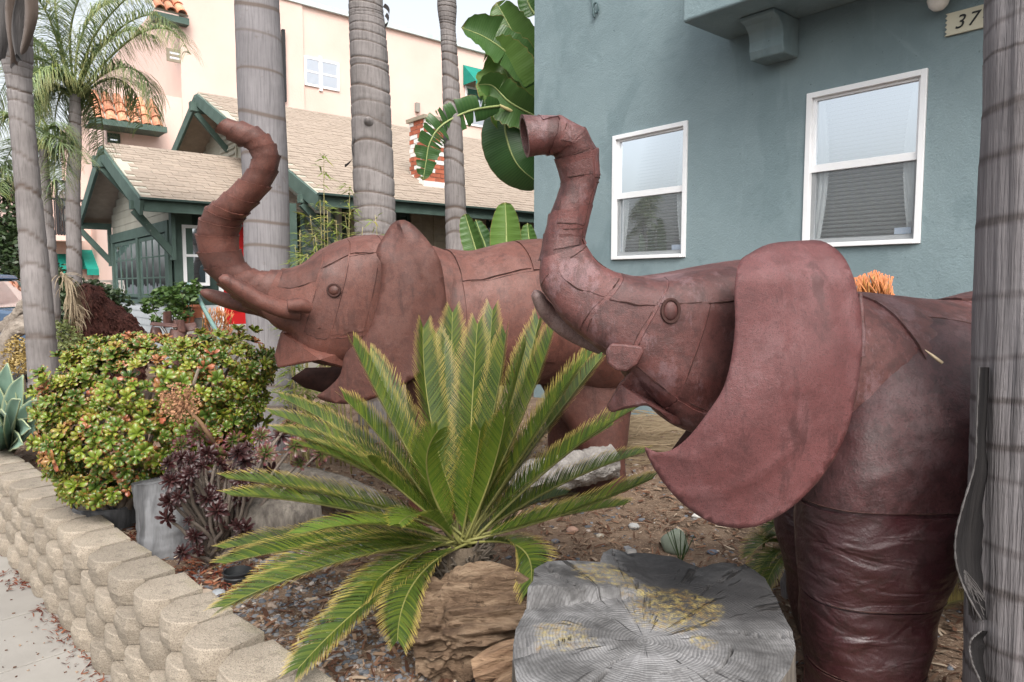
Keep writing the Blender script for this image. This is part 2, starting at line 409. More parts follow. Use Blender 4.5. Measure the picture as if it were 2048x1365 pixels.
# globe lamp above the plaque
lp = thing('wall_lamp', 'white globe wall lamp above the house number', 'lamp', W(D, 1.80, 3.45))
g = MB()
for k in range(13):
    pass
prof = [(0, -.075), (.03, -.07), (.055, -.045), (.066, -.01), (.062, .03), (.045, .06), (.03, .075)]
def lathe(m, c, prof, n=20, ax=(0, 0, 1)):
    c = V(c); az = V(ax).normalized(); x_ = az.orthogonal().normalized(); y_ = az.cross(x_); rings = []
    for r, z in prof: rings.append([m.vert(c + az * z + (x_ * math.cos(2 * PI * k / n) + y_ * math.sin(2 * PI * k / n)) * max(r, 1e-4), (0, .5, 0)) for k in range(n)])
    for a, b in zip(rings, rings[1:]):
        for k in range(n): m.face(a[k], a[(k + 1) % n], b[(k + 1) % n], b[k])
    return rings
lathe(g, W(D - .10, 1.80, 3.455), prof); g.obj('globe', plain('milk_glass', (.62, .58, .52), (.75, .73, .70), 14, .25, .1, spec=.5), lp, smooth=180)
g = MB(); lathe(g, W(D - .10, 1.80, 3.53), [(.001, .06), (.05, .06), (.055, 0), (.05, -.01), (.03, -.012)]); g.tube([W(D, 1.80, 3.56), W(D - .10, 1.80, 3.56)], .018); g.obj('fitting', plain('rusty_fitting', (.25, .19, .15), (.40, .34, .30), 30), lp, smooth=40)
# number plaque 37..
pq = MB(); a, b, e, f_ = 1.775, 1.33, 3.232, 3.372
zig = []; nt_ = 5
for i in range(nt_ * 2 + 1): zig.append((a + (0 if i % 2 else .014) - .007, e + (f_ - e) * i / (nt_ * 2)))
out = [(b, e)] + [(s_, z) for s_, z in zig] + [(b, f_)]
i0 = [pq.vert(W(D - .022, s_, z)) for s_, z in out]; i1 = [pq.vert(W(D - .004, s_, z)) for s_, z in out]
pq.face(*i0); pq.face(*i1[::-1])
for k in range(len(out)): pq.face(i0[k], i1[k], i1[(k + 1) % len(out)], i0[(k + 1) % len(out)])
pqo = pq.obj('number_plaque', plain('cream_plaque', (.55, .52, .40), (.60, .57, .45), 8, .6, .1), fix=True)
prop(pqo, 'cream house number plaque with notched end reading 37 on the teal wall', 'plaque')
M_ink = plain('black_number_paint', (.02, .022, .02), (.03, .03, .03), 10, .6, 0)
for ch, sc in (('3', 1.728), ('7', 1.655), ('4', 1.577)):
    cu = bpy.data.curves.new('digit', 'FONT'); cu.body = ch; cu.size = .118; cu.shear = .28; cu.extrude = .0015
    to = bpy.data.objects.new('digit_text', cu); COL.objects.link(to)
    dg = bpy.context.evaluated_depsgraph_get(); me = bpy.data.meshes.new_from_object(to.evaluated_get(dg)); bpy.data.objects.remove(to)
    mt = Matrix(((-W(0, 1, 0).x, 0, -NX, 0), (-W(0, 1, 0).y, 0, -NY, 0), (0, 1, 0, 0), (0, 0, 0, 1)))
    me.transform(Matrix.Translation(W(D - .0255, sc, 3.262)) @ mt); me.materials.clear(); me.materials.append(M_ink)
    o = bpy.data.objects.new('digit', me); COL.objects.link(o); adopt(o, pqo)

# ------------------------------------------------------------------ bungalow
M_green = plain('weathered_green_trim', (.050, .082, .068), (.080, .122, .104), 5, .7, .3, 60, speck=(9, .70, (.17, .19, .165)))
M_greend = plain('dark_green_wall', (.022, .042, .037), (.036, .060, .052), 4, .7, .2)
M_cream = plain('cream_siding', (.30, .285, .235), (.37, .355, .295), 3, .75, .2, rnd=.05)
M_wsiding = plain('white_siding', (.36, .385, .40), (.43, .45, .465), 3, .7, .15, rnd=.05)
M_shing = plain('tan_shingle', (.245, .197, .158), (.325, .268, .215), 7, .92, .4, 90, rnd=.10, speck=(40, .70, (.20, .155, .13)))
M_soffit = plain('cream_soffit', (.36, .34, .28), (.42, .40, .33), 3, .8, .1)
M_tanboard = plain('tan_post_board', (.22, .19, .14), (.30, .26, .20), 8, .8, .3, rnd=.08)
M_red = plain('red_door_paint', (.42, .012, .015), (.50, .018, .02), 3, .4, .05)
M_dglass = glassmat('old_window_glass', .52, (.97, .98, 1), .03, .6)
bg_ = thing('bungalow', 'tan-roofed craftsman bungalow with green trim and red front door', 'house', W(4.5, 12, .3))
def roofplane(name, n0, n1, s0, z0, s1, z1, parent, stuff, expo=.15, tabw=.32):
    """eave (s0,z0) to ridge (s1,z1); deck plus individually lapped shingles"""
    ax = W(1, 0, 0); up = W(0, s1 - s0, z1 - z0); L = up.length; up.normalize(); nr = ax.cross(up)
    if nr.z < 0: nr = -nr
    o0 = W(n0, s0, z0)
    d = MB(); d.box(o0 - nr * .05, ax * (n1 - n0), up * L, nr * .048); deck = d.obj(name, M_soffit, parent)
    acc = MB(); nc = int(L / expo) + 1
    protos = []
    for q in range(4):
        pm = MB(); w = tabw - .010; t = .006 + .002 * q
        i = [pm.vert(p) for p in ((0, -.012, .002), (w, -.012, .002), (w, expo * 1.25, .001), (0, expo * 1.25, .001), (0, -.012, .002 + t), (w, -.012, .002 + t), (w, expo * 1.25, .004), (0, expo * 1.25, .004))]
        for f_ in ((0, 1, 5, 4), (1, 2, 6, 5), (2, 3, 7, 6), (3, 0, 4, 7), (4, 5, 6, 7)): pm.face(*[i[k] for k in f_])
        protos.append(pm)
    if not stuff: me = [p.mesh('shingle', M_shing) for p in protos]
    for c_ in range(nc):
        a = n0 - (tabw * .5 if c_ % 2 else 0) + R.uniform(-.03, .03)
        while a < n1:
            if a >= n0 - .02 and a + tabw <= n1 + .03:
                mt = Matrix(((ax.x, up.x, nr.x, 0), (ax.y, up.y, nr.y, 0), (ax.z, up.z, nr.z, 0), (0, 0, 0, 1)))
                mt = Matrix.Translation(o0 + ax * (a - n0) + up * (c_ * expo + R.uniform(-.006, .006)) + nr * (.0005 * (c_ % 2))) @ mt
                if stuff: acc.add(protos[R.randrange(4)], mt)
                else:
                    o = bpy.data.objects.new('shingle', me[R.randrange(4)]); COL.objects.link(o)
                    o.matrix_basis = mt; adopt(o, deck)
            a += tabw
    if stuff: prop(acc.obj('shingles', M_shing, deck), kind='stuff')
    return deck
# main roof
GN, ES, EZ, RS, RZ = 4.5, 9.7, 2.94, 15.26, 5.52
roofplane('roof', GN, 15, ES, EZ, RS, RZ, bg_, True)
m = MB(); m.box(W(GN, RS, RZ - .05), W(10.5, 0, 0), W(0, RS - ES, EZ - RZ), V((0, 0, .05))); m.obj('roof', M_shing, bg_)
# porch roof
PN, PE, PZ0, PR, PRZ = 2.5, 11.2, 2.86, 13.85, 4.02
roofplane('porch_roof', PN, GN + .7, PE, PZ0, PR, PRZ, bg_, False, .15, .30)
m = MB(); m.box(W(PN, PR, PRZ - .05), W(2.6, 0, 0), W(0, 2.65, PZ0 - PRZ), V((0, 0, .05))); m.obj('porch_roof', M_shing, bg_)
def barge(a, b, w=.05, h=.2, nm='bargeboard', mat=None):
    m = MB(); m.bar(a, b, w, h); return bevel(m.obj(nm, mat or M_green, bg_), .006)
for n0, e0, ez, r0, rz in ((GN, ES, EZ, RS, RZ), (PN, PE, PZ0, PR, PRZ)):
    dz = -.14
    barge(W(n0 - .03, e0 - .05, ez + dz), W(n0 - .03, r0, rz + dz), .05, .22)
    barge(W(n0 - .03, 2 * r0 - e0 + .05, ez + dz), W(n0 - .03, r0, rz + dz), .05, .22)
    barge(W(n0, e0 - .03, ez - .10), W(n0 + (2.1 if n0 == PN else 10.5), e0 - .03, ez - .10), .04, .17, 'fascia')
    barge(W(n0 - .06, e0 - .09, ez - .01), W(n0 + (2.1 if n0 == PN else 10.5), e0 - .09, ez - .01), .09, .035, 'drip_edge', M_greend)
    m = MB(); m.bar(W(n0 - .16, r0, rz - .30), W(n0 + .7, r0, rz - .30), .14, .18); m.obj('ridge_beam', M_green, bg_)
# porch walls
WN, WS = 3.0, 11.75
m = MB(); m.nbox(WN, 5.2, WS, 16.0, .3, 1.30); m.nbox(WN + .02, 5.2, WS + .02, 16.0, 1.30, 2.90); m.obj('wall', M_greend, bg_)
for i in range(8):                                        # white lap siding below the windows, front and side
    z = .32 + i * .122
    for k in range(1):
        b = MB(); b.box(W(WN - .03, WS - .02, z), W(.012, 0, .122), W(0, 4.2, 0), W(-.014, 0, 0)); b.obj('siding_board', M_wsiding, bg_)
        b = MB(); b.box(W(WN - .03, WS - .03, z), W(0, .012, .122), W(1.25, 0, 0), W(0, -.014, 0)); b.obj('siding_board', M_wsiding, bg_)
for i in range(9):                                        # gable boards
    z = 2.62 + i * .13; wdt = max(.1, (PRZ - z - .15) / .44)
    b = MB(); b.nbox(WN - .02 - .004 * (i % 2), WN + .02, PR - min(wdt, 2.1), PR + min(wdt, 2.1), z, z + .125); b.obj('gable_board', M_cream, bg_)
m = MB(); m.nbox(WN - .05, WN - .005, WS, 16.0, 1.29, 1.36); m.nbox(WN - .05, WN - .005, WS - .0, 16, 2.45, 2.62); m.obj('window_band', M_green, bg_)
for (a, b) in ((WS, WS + .14), (13.72, 13.86), (15.8, 15.95)):
    m = MB(); m.nbox(WN - .055, WN - .004, a, b, 1.36, 2.45); m.obj('post', M_green, bg_)
for (a, b) in ((12.0, 13.68), (13.9, 15.75)):           # multi-pane windows on the street side
    z0, z1 = 1.40, 2.43
    fr = MB()
    fr.nbox(WN - .03, WN - .01, a, a + .06, z0, z1); fr.nbox(WN - .03, WN - .01, b - .06, b, z0, z1); fr.nbox(WN - .03, WN - .01, a + .06, b - .06, z0, z0 + .06); fr.nbox(WN - .03, WN - .01, a + .06, b - .06, z1 - .06, z1)
    wo_ = fr.obj('window', M_green, bg_)
    for i in range(1, 4): q = a + (b - a) * i / 4; mm = MB(); mm.nbox(WN - .030, WN - .013, q - .010, q + .010, z0 + .06, z1 - .06); mm.obj('mullion', M_green, wo_)
    for i in range(1, 3): q = z0 + (z1 - z0) * i / 3; mm = MB(); mm.nbox(WN - .028, WN - .014, a + .06, b - .06, q - .012, q + .012); mm.obj('mullion', M_green, wo_)
    cu_ = MB(); cu_.nbox(WN - .012, WN - .006, a + .05, b - .05, z0 + .04, z1 - .04); cu_.obj('curtain_or_sky_sheet', plain('white_sky_sheet', (.80, .81, .82), (.86, .86, .86), 3, .8, .1), wo_)  # added white sheet; its colour stands in for sky reflected in the panes
    for i in range(4):
        for j in range(3):
            g = MB(); y0 = a + (b - a) * i / 4; y1 = a + (b - a) * (i + 1) / 4; e = z0 + (z1 - z0) * j / 3; f_ = z0 + (z1 - z0) * (j + 1) / 3
            g.quad(W(WN - .02 + .001 * ((i * 3 + j) % 3), y0, e), W(WN - .02, y1, e), W(WN - .02, y1, f_), W(WN - .02 + .001 * (j % 2), y0, f_)); g.obj('pane', M_dglass, wo_)
def ns_window(s_, u0, v0, u1, v1, parent, mat=M_white, fw=.05, split=.5, glass=None):
    (n0, z1), (n1, z0) = hit_s(u0, v0, s_), hit_s(u1, v1, s_)
    fr = MB(); d0, d1 = s_ - .05, s_ - .005
    fr.nbox(n0, n0 + fw, d0, d1, z0, z1); fr.nbox(n1 - fw, n1, d0, d1, z0, z1); fr.nbox(n0 + fw, n1 - fw, d0, d1, z0, z0 + fw); fr.nbox(n0 + fw, n1 - fw, d0, d1, z1 - fw, z1)
    o = fr.obj('window', mat, parent)
    zs = z0 + (z1 - z0) * split
    mm = MB(); mm.nbox(n0 + fw, n1 - fw, d0 + .01, d1, zs - fw * .4, zs + fw * .4); mm.obj('meeting_rail', mat, o)
    for e, f_ in ((z0 + fw, zs), (zs, z1 - fw)):
        g = MB(); q = s_ - .02 - (.008 if e > z0 + fw else 0); g.quad(W(n0 + fw, q, e), W(n1 - fw, q, e), W(n1 - fw, q, f_), W(n0 + fw, q, f_)); g.obj('pane', glass or M_dglass, o)
    return o, (n0, n1, z0, z1)
ns_window(WS - .02, 362, 450, 418, 572, bg_)
m = MB(); m.nbox(WN + .02, 3.30, WS - .05, WS - .03, 1.36, 2.9); m.obj('post', M_green, bg_)
m = MB(); n0, z1 = hit_s(432, 420, WS - .03); n1, z0 = hit_s(512, 647, WS - .03)
m.nbox(n0 + .07, n1 - .05, WS - .045, WS - .022, z0, 2.75); dr = m.obj('front_door', M_red, bg_)
m = MB(); m.nbox(n0, n0 + .068, WS - .06, WS - .022, z0 - .02, 2.82); m.nbox(n1 - .048, n1, WS - .06, WS - .022, z0 - .02, 2.82); m.obj('door_frame', M_white, bg_)
for j in range(2):
    m = MB(); m.nbox(n0 + .14, n1 - .12, WS - .058, WS - .0455, z0 + .2 + j * .85, z0 + .9 + j * .75); bevel(m.obj('door_panel', M_red, dr), .006)
m = MB(); lathe(m, W(n1 - .13, WS - .07, z0 + .95), [(0, -.03), (.025, -.02), (.03, 0), (.025, .02), (0, .03)], 10); m.obj('door_knob', plain('brass', (.35, .25, .10), None, 5, .3, 0, metal=1), dr, smooth=180)
for i in range(4):                                       # concrete steps
    m = MB(); m.nbox(n0 - .2, n1 + .5, WS - .45 - .3 * i, WS - .03 if i == 0 else WS - .45 - .3 * (i - 1) - .002, .2, z0 - .03 - .17 * i); bevel(m.obj('step', M_conc, bg_), .01)
# knee braces
def brace(n0, s_, z, ln=.75, hh=.8):
    m = MB(); m.bar(W(n0, s_, z - .05), W(n0 + ln, s_, z - .05), .10, .12); m.bar(W(n0 + .05, s_, z - .12), W(n0 + ln - .03, s_, z - hh), .08, .10); m.obj('knee_brace', M_green, bg_)
brace(PN - .1, PE + .35, PZ0 - .02, .6, .75); brace(PN - .1, 2 * PR - PE - .35, PZ0 - .02, .6, .75); brace(PN - .1, PR, PRZ - .25, .6, .7)
brace(GN - .1, RS, RZ - .3, .7, .8); brace(GN - .1, ES + .5, EZ + .02, .7, .75)
for s_ in (PE + .35, 2 * PR - PE - .35):
    m = MB(); m.nbox(WN - .06, WN - .003, s_ - .07, s_ + .07, 2.0, 2.85); m.obj('bracket_post', M_green, bg_)
# main front gable wall
for i in range(26):
    z = 2.2 + i * .13; wdt = (RZ - z - .12) / .464
    if wdt < .1: continue
    b = MB(); b.nbox(GN + .6 - .005 * (i % 2), GN + .65, max(RS - wdt, 10.3), min(RS + wdt, 20.2), z, z + .127); b.obj('gable_board', M_cream, bg_)
lv = MB(); lv.nbox(GN + .56, GN + .595, RS - .5, RS + .5, 4.0, 4.9); lvo = lv.obj('gable_vent', M_soffit, bg_)
for i in range(7): b = MB(); b.box(W(GN + .53, RS - .45, 4.05 + i * .12), W(.04, 0, .05), W(0, .9, 0), V((0, 0, .02))); b.obj('louver', M_cream, lvo)
m = MB(); m.nbox(GN + .65, 15, 10.45, 20.2, .3, 2.99); m.obj('wall', M_greend, bg_)
# side wall details seen below the eave
def sidepanel(u0, u1, mat, nm, z0=.35, z1=2.86, d=.0, boards=0):
    n0, _ = hit_s(u0, 440, 10.42); n1, _ = hit_s(u1, 440, 10.42)
    if boards:
        m = MB(); m.nbox(n0, n1, 10.38, 10.445, z0, z1); po = m.obj(nm, mat, bg_)
        k = 0; z = 1.4
        while z < z1 - .02:
            b = MB(); b.box(W(n0 - .015, 10.372, z), W(n1 - n0 + .03, 0, 0), W(0, -.028, .0), W(0, .012, boards * .97)); b.obj('lap_board', M_tanboard, po); z += boards
    else:
        m = MB(); m.nbox(n0, n1, 10.39 - d, 10.446, z0, z1); m.obj(nm, mat, bg_)
sidepanel(820, 838, M_tanboard, 'post', boards=.10); sidepanel(838.5, 864, M_tanboard, 'panel')
sidepanel(865, 900, M_cream, 'wall_panel', boards=.14); sidepanel(936, 966, M_tanboard, 'post', boards=.10); sidepanel(1056, 1075, M_tanboard, 'post', boards=.10)
sidepanel(700, 745, M_tanboard, 'post', boards=.10); sidepanel(573, 592, M_green, 'post'); sidepanel(663, 668, M_green, 'post')
for u0, u1 in ((786, 818), (970, 1010), (1014, 1052), (600, 655)): ns_window(10.44, u0, 425, u1, 560, bg_, M_greend, .05, .5, M_dglass)
# brick chimney
s_ = 11.0
for _ in range(30):
    n0, z = hit_s(872, 372, s_); s_ = ES + (z - EZ) / .464
cn, cs_, cz = n0, s_, z
M_brick = plain('red_brick', (.28, .075, .04), (.38, .12, .07), 9, .9, .4, 80, rnd=.15); M_wbrick = plain('white_washed_brick', (.60, .58, .55), (.70, .69, .66), 9, .9, .3, 80, rnd=.05)
m = MB(); m.nbox(cn - .23, cn + .23, cs_, cs_ + .5, cz - .2, cz + 1.15); ch = m.obj('chimney', plain('mortar', (.42, .40, .37), None, 20, .95, .4), bg_)
m = MB(); m.nbox(cn - .33, cn + .33, cs_ - .12, cs_ + .6, cz - .08, cz + .05); m.obj('flashing', M_wbrick, ch)
bl_ = MB(); bl_.box((0, 0, 0), (.215, 0, 0), (0, .05, 0), (0, 0, .068)); 
bmr = bl_.mesh('brick', M_brick); bmw = bl_.mesh('brick', M_wbrick)
ax = W(1, 0, 0); sx = W(0, 1, 0)
for j in range(14):
    z = cz + .07 + j * .078
    for i in range(3):
        a = -.24 + i * .225 - (.11 if j % 2 else 0)
        lo, hi = max(a, -.24), min(a + .215, .24)
        if hi - lo < .04: continue
        for face in (0, 1):
            o = bpy.data.objects.new('brick', bmw if R.random() < (.45 if face == 0 else .4) else bmr); COL.objects.link(o)
            if face == 0:
                mt = Matrix(((ax.x, sx.x, 0, 0), (ax.y, sx.y, 0, 0), (0, 0, 1, 0), (0, 0, 0, 1))); org = W(cn + lo, cs_ - .012 + R.uniform(-.004, .004), z)
            else:
                mt = Matrix(((sx.x, ax.x, 0, 0), (sx.y, ax.y, 0, 0), (0, 0, 1, 0), (0, 0, 0, 1))); org = W(cn - .242 + R.uniform(-.004, .004), cs_ + .02 + lo + .24, z)
            o.matrix_basis = Matrix.Translation(org) @ mt @ Matrix.Diagonal(((hi - lo) / .215, 1, 1, 1)); adopt(o, ch)
m = MB(); m.nbox(cn - .28, cn + .28, cs_ - .05, cs_ + .55, cz + 1.155, cz + 1.22); m.obj('chimney_cap', M_tanboard, ch)

# ------------------------------------------------------------------ pink apartment building
x = N('pink_stucco'); c = x.ramp(x.noise(.5, 5, .6), [(.3, (.61, .44, .38)), (.7, (.675, .51, .45))])
c = x.mix(x.ramp(x.noise(.35, 4, .6, (1, 1, .3)), [(.5, 0.0), (.75, .4)]), c, (.60, .41, .335)); M_pink = x.done(c, .85, x.bump(x.noise(18, 4), .25, .02), .2)
PS = 22.0
pk = thing('pink_building', 'tall pale pink stucco apartment building behind the bungalow', 'building', W(6.3, PS, .3))
N0 = hit_s(374, 100, PS)[0]; ZT = hit_s(600, 10, PS)[1]; N2, ZT2 = hit_s(205, 235, PS - .6)
m = MB(); m.nbox(N0, 24, PS, 36, .2, ZT); m.nbox(hit_s(560, 0, PS)[0] - 3.0, hit_s(603, 0, PS)[0], PS - .06, PS + .003, .2, ZT + .22); m.obj('wall', M_pink, pk)
m = MB(); m.nbox(N0 - .1, 24.1, PS - .12, PS + .02, ZT - .001, ZT + .16); m.obj('parapet_trim', plain('grey_trim', (.40, .46, .46), None, 4, .6, .1), pk)
ZC = hit_s(260, 250, PS - .7)[1]
NL = hit_s(215, 300, PS + .003)[0]
m = MB(); m.nbox(NL, N0 - .002, PS + .004, 30, .2, ZC + 1.1); m.obj('wall', M_pink, pk)
m = MB(); m.nbox(2.2, NL - .002, PS + 3, 32, .2, ZC - 1.2); m.obj('wall', M_pink, pk)
ns_window(PS - .002, 607, 112, 678, 184, pk, M_white, .07); m = MB(); nn, z0 = hit_s(641, 183, PS); _, z1 = hit_s(641, 114, PS); m.nbox(nn - .05, nn + .05, PS - .06, PS - .003, z0, z1); m.obj('mullion', M_white, pk)
ns_window(PS - .002, 930, 172, 975, 258, pk, M_white, .07)
def awning(u0, v0, u1, v1, s_, drop, proj):
    (n0, z0), (n1, _) = hit_s(u0, v0, s_), hit_s(u1, v1, s_)
    m = MB(); M_ = plain('green_awning', (.0, .17, .13), (.01, .22, .17), 4, .7, .2)
    m.quad(W(n0, s_ - .01, z0), W(n1, s_ - .01, z0), W(n1, s_ - proj, z0 - drop), W(n0, s_ - proj, z0 - drop))
    m.quad(W(n0, s_ - proj, z0 - drop), W(n1, s_ - proj, z0 - drop), W(n1, s_ - proj, z0 - drop - .18), W(n0, s_ - proj, z0 - drop - .18))
    for q in (n0, n1):
        i = [m.vert(p) for p in (W(q, s_ - .01, z0), W(q, s_ - proj, z0 - drop), W(q, s_ - .01, z0 - drop))]; m.face(*i)
    m.obj('awning', M_, pk)
awning(926, 130, 985, 135, PS - .02, .75, .8)
m = MB(); n0, z0 = hit_s(833, 215, PS); m.nbox(n0 - .08, n0 + .08, PS - .12, PS - .003, z0 - .18, z0 + .14); m.obj('vent_box', M_conc, pk)
m = MB(); n0, z0 = hit_s(564, 205, PS); _, z1 = hit_s(564, 62, PS); m.nbox(n0, n0 + .09, PS - .17, PS - .062, z0, z1); m.obj('downpipe', M_dark, pk)
for u0, v0, u1, v1 in ((332, 96, 374, 130),): ns_window(PS, u0, v0, u1, v1, pk, M_tanboard, .08)
ns_window(PS + .0, 214, 266, 240, 288, pk, M_greend, .06)
# tiled canopy and tiled eave
M_tile = plain('clay_tile', (.42, .15, .08), (.62, .30, .19), 4, .85, .3, rnd=.25)
def tiles(n0, n1, s0, z0, s1, z1, rows, pitch=.28):
    ax = W(1, 0, 0); up = W(0, s1 - s0, z1 - z0); L = up.length; up.normalize(); nr = ax.cross(up)
    if nr.z < 0: nr = -nr
    d = MB(); d.box(W(n0, s0, z0) - nr * .06, ax * (n1 - n0), up * L, nr * .055); dk = d.obj('tile_deck', M_soffit, pk)
    t = MB(); rl = L / rows * 1.12; ns = 8
    rings = []
    for e, (y, r) in enumerate(((0, .135), (rl, .105))):
        rings.append([t.vert((r * math.cos(PI * k / ns), y, r * math.sin(PI * k / ns) * 1.0)) for k in range(ns + 1)] + [t.vert(((r - .025) * math.cos(PI * k / ns), y, (r - .025) * math.sin(PI * k / ns))) for k in range(ns, -1, -1)])
    n = len(rings[0])
    for k in range(n): t.face(rings[0][k], rings[0][(k + 1) % n], rings[1][(k + 1) % n], rings[1][k])
    t.face(*rings[0][::-1]); me = t.mesh('tile', M_tile, smooth=40, fix=True)
    mt = Matrix(((ax.x, up.x, nr.x, 0), (ax.y, up.y, nr.y, 0), (ax.z, up.z, nr.z, 0), (0, 0, 0, 1)))
    a = n0 + pitch / 2
    while a < n1:
        for j in range(rows):
            o = bpy.data.objects.new('tile', me); COL.objects.link(o)
            o.matrix_basis = Matrix.Translation(W(a, s0, z0) + up * (j * L / rows - .06) + nr * (.01 + .02 * (0 if j == 0 else 1)) ) @ mt; adopt(o, dk)
        a += pitch
na, nb = hit_s(188, 248, PS - .75)[0], hit_s(322, 252, PS - .75)[0]
tiles(na, nb, PS - .75, ZC + .02, PS + .05, ZC + .85, 3)
m = MB(); m.nbox(na - .1, nb + .12, PS - .9, PS - .76, ZC - .12, ZC + .03); m.nbox(na - .1, nb + .12, PS - .75, PS - .004, ZC - .10, ZC - .06); m.obj('eave_trim', M_green, pk)
zt, = [hit_s(340, 22, PS - .3)[1]]; n9 = hit_s(310, 30, PS - .3)[0]
tiles(n9, N0 - .01, PS - .3, zt, PS + .4, zt + .6, 2)
m = MB(); m.nbox(n9, N0 - .003, PS - .32, PS + .2, zt - .28, zt - .1); m.obj('eave_trim', M_green, pk)
# ground floor left: windows, green awnings, balcony
PS2 = PS + 3.0
(n0, z0) = hit_s(205, 490, PS2)
awning(160, 500, 216, 470, PS2 - .02, .6, 1.0); awning(112, 508, 133, 495, PS2 - .02, .5, .9)
ns_window(PS2 - .0, 196, 515, 222, 640, pk, M_white, .08); ns_window(PS2 - .0, 108, 360, 140, 470, pk, M_dark, .08)
n0, z0 = hit_s(100, 472, PS2 - .8); n1, _ = hit_s(165, 472, PS2 - .8)
m = MB(); m.nbox(n0, n1, PS2 - 1.2, PS2 - .01, z0 - .15, z0); m.obj('balcony', M_pink, pk)
for i in range(12): q = n0 + .03 + (n1 - n0 - .06) * i / 11; b = MB(); b.nbox(q - .015, q + .015, PS2 - 1.19, PS2 - 1.16, z0, z0 + 1.0); b.obj('baluster', M_dark, pk)
m = MB(); m.nbox(n0, n1, PS2 - 1.2, PS2 - 1.15, z0 + 1.0, z0 + 1.06); m.obj('balcony_rail', M_dark, pk)

# ------------------------------------------------------------------ palms
def trunkmat(name, c1, c2, ring, vstretch=.08, fis=.5, bscale=60):
    x = N(name)
    c = x.ramp(x.noise(3, 5), [(.3, c1), (.7, c2)])
    c = x.mix(x.ramp(x.noise(bscale, 4, .65, (1, 1, vstretch)), [(.45, 0.0), (.68, .55)]), c, tuple(q * .55 for q in c1))
    c = x.mix(x.ramp(x.noise(9, 4, .7), [(.62, 0.0), (.72, .5)]), c, ring)
    c = x.mix(x.ramp(x.attr(0), [(.1, 0.0), (.7, .9)]), c, ring)
    nb = x.bump(x.noise(bscale, 4, .65, (1, 1, vstretch)), fis, .012)
    return x.done(c, .9, x.bump(x.noise(14, 5), .3, .015, nb), .2)
M_palm = trunkmat('palm_bark_grey', (.155, .140, .135), (.235, .215, .21), (.08, .058, .046), .10, .35)
M_palmr = trunkmat('palm_bark_fibrous', (.155, .143, .147), (.23, .215, .22), (.075, .064, .062), .035, 1.0, 55)
M_palmk = trunkmat('palm_bark_smooth', (.165, .155, .16), (.235, .222, .228), (.11, .086, .073), .05, .3, 80)
def palm_trunk(root, pts, spacing, amp, mat, crack=.02, n=36, seed=1, dz=.02, name='trunk', fiss=0):
    """pts: (x, y, z, r) bottom to top; leaf-scar rings as real steps"""
    rr = random.Random(seed); m = MB(); L = [V(p[:3]) for p in pts]; RA = [p[3] for p in pts]
    tot = sum((b - a).length for a, b in zip(L, L[1:])); nz = int(tot / dz)
    z = 0; scars = []
    while z < tot + .3: z += spacing * rr.uniform(.7, 1.3); scars.append((z, rr.uniform(.5, 1), rr.uniform(0, 6.28)))
    rows = []
    for j in range(nz + 1):
        t = j / nz * (len(L) - 1); c = crom(L, t); i = min(int(t), len(L) - 2); r0 = RA[i] + (RA[i + 1] - RA[i]) * (t - i); d = j / nz * tot; row = []
        for k in range(n):
            a = 2 * PI * k / n; w = .018 * math.sin(a * 1 + 1) + .012 * math.sin(2 * a + d)
            ph = min(scars, key=lambda q: abs(q[0] - d - w - .02 * math.sin(a + q[2])))
            e = d + w + .02 * math.sin(a + ph[2]) - ph[0]         # signed distance above the nearest scar
            ring = math.exp(-(e / crack) ** 2) * ph[1]
            step = amp * ph[1] * (math.exp(-abs(e) / .05) * (1 if e < 0 else -.6))
            pp = V((math.cos(a), math.sin(a), 0))
            rad = r0 * (1 + step + .02 * noise.noise(V((pp.x * 2, pp.y * 2, d * 2.5 + seed)))) - .010 * ring * (amp > .015)
            if fiss: rad += fiss * noise.noise(V((pp.x * 9, pp.y * 9, d * 1.1)))
            row.append(m.vert(c + pp * rad, (ring, .5, 0)))
        rows.append(row)
    for a, b in zip(rows, rows[1:]):
        for k in range(n): m.face(a[k], a[(k + 1) % n], b[(k + 1) % n], b[k])
    m.face(*rows[-1])
    return m.obj(name, mat, root, smooth=180)
def tp(u, v, Y, w): p = P(u, v, Y); return (p.x, p.y, p.z, w / 2 / F * Y)
def base_of(p): return V((p[0], p[1], p[2]))
# foreground palm at the right edge
pr = thing('palm_tree', 'fibrous grey palm trunk with peeling bark at the right edge', 'palm tree', (1.31, 1.72, .3))
palm_trunk(pr, [tp(2086, 1500, 1.72, 285), tp(2084, 1250, 1.72, 272), tp(2080, 900, 1.72, 240), tp(2080, 600, 1.72, 220), tp(2082, 200, 1.72, 192), tp(2082, -100, 1.72, 184), tp(2080, -1200, 1.72, 170)], .155, .009, M_palmr, .012, 120, 5, .012, fiss=.006)
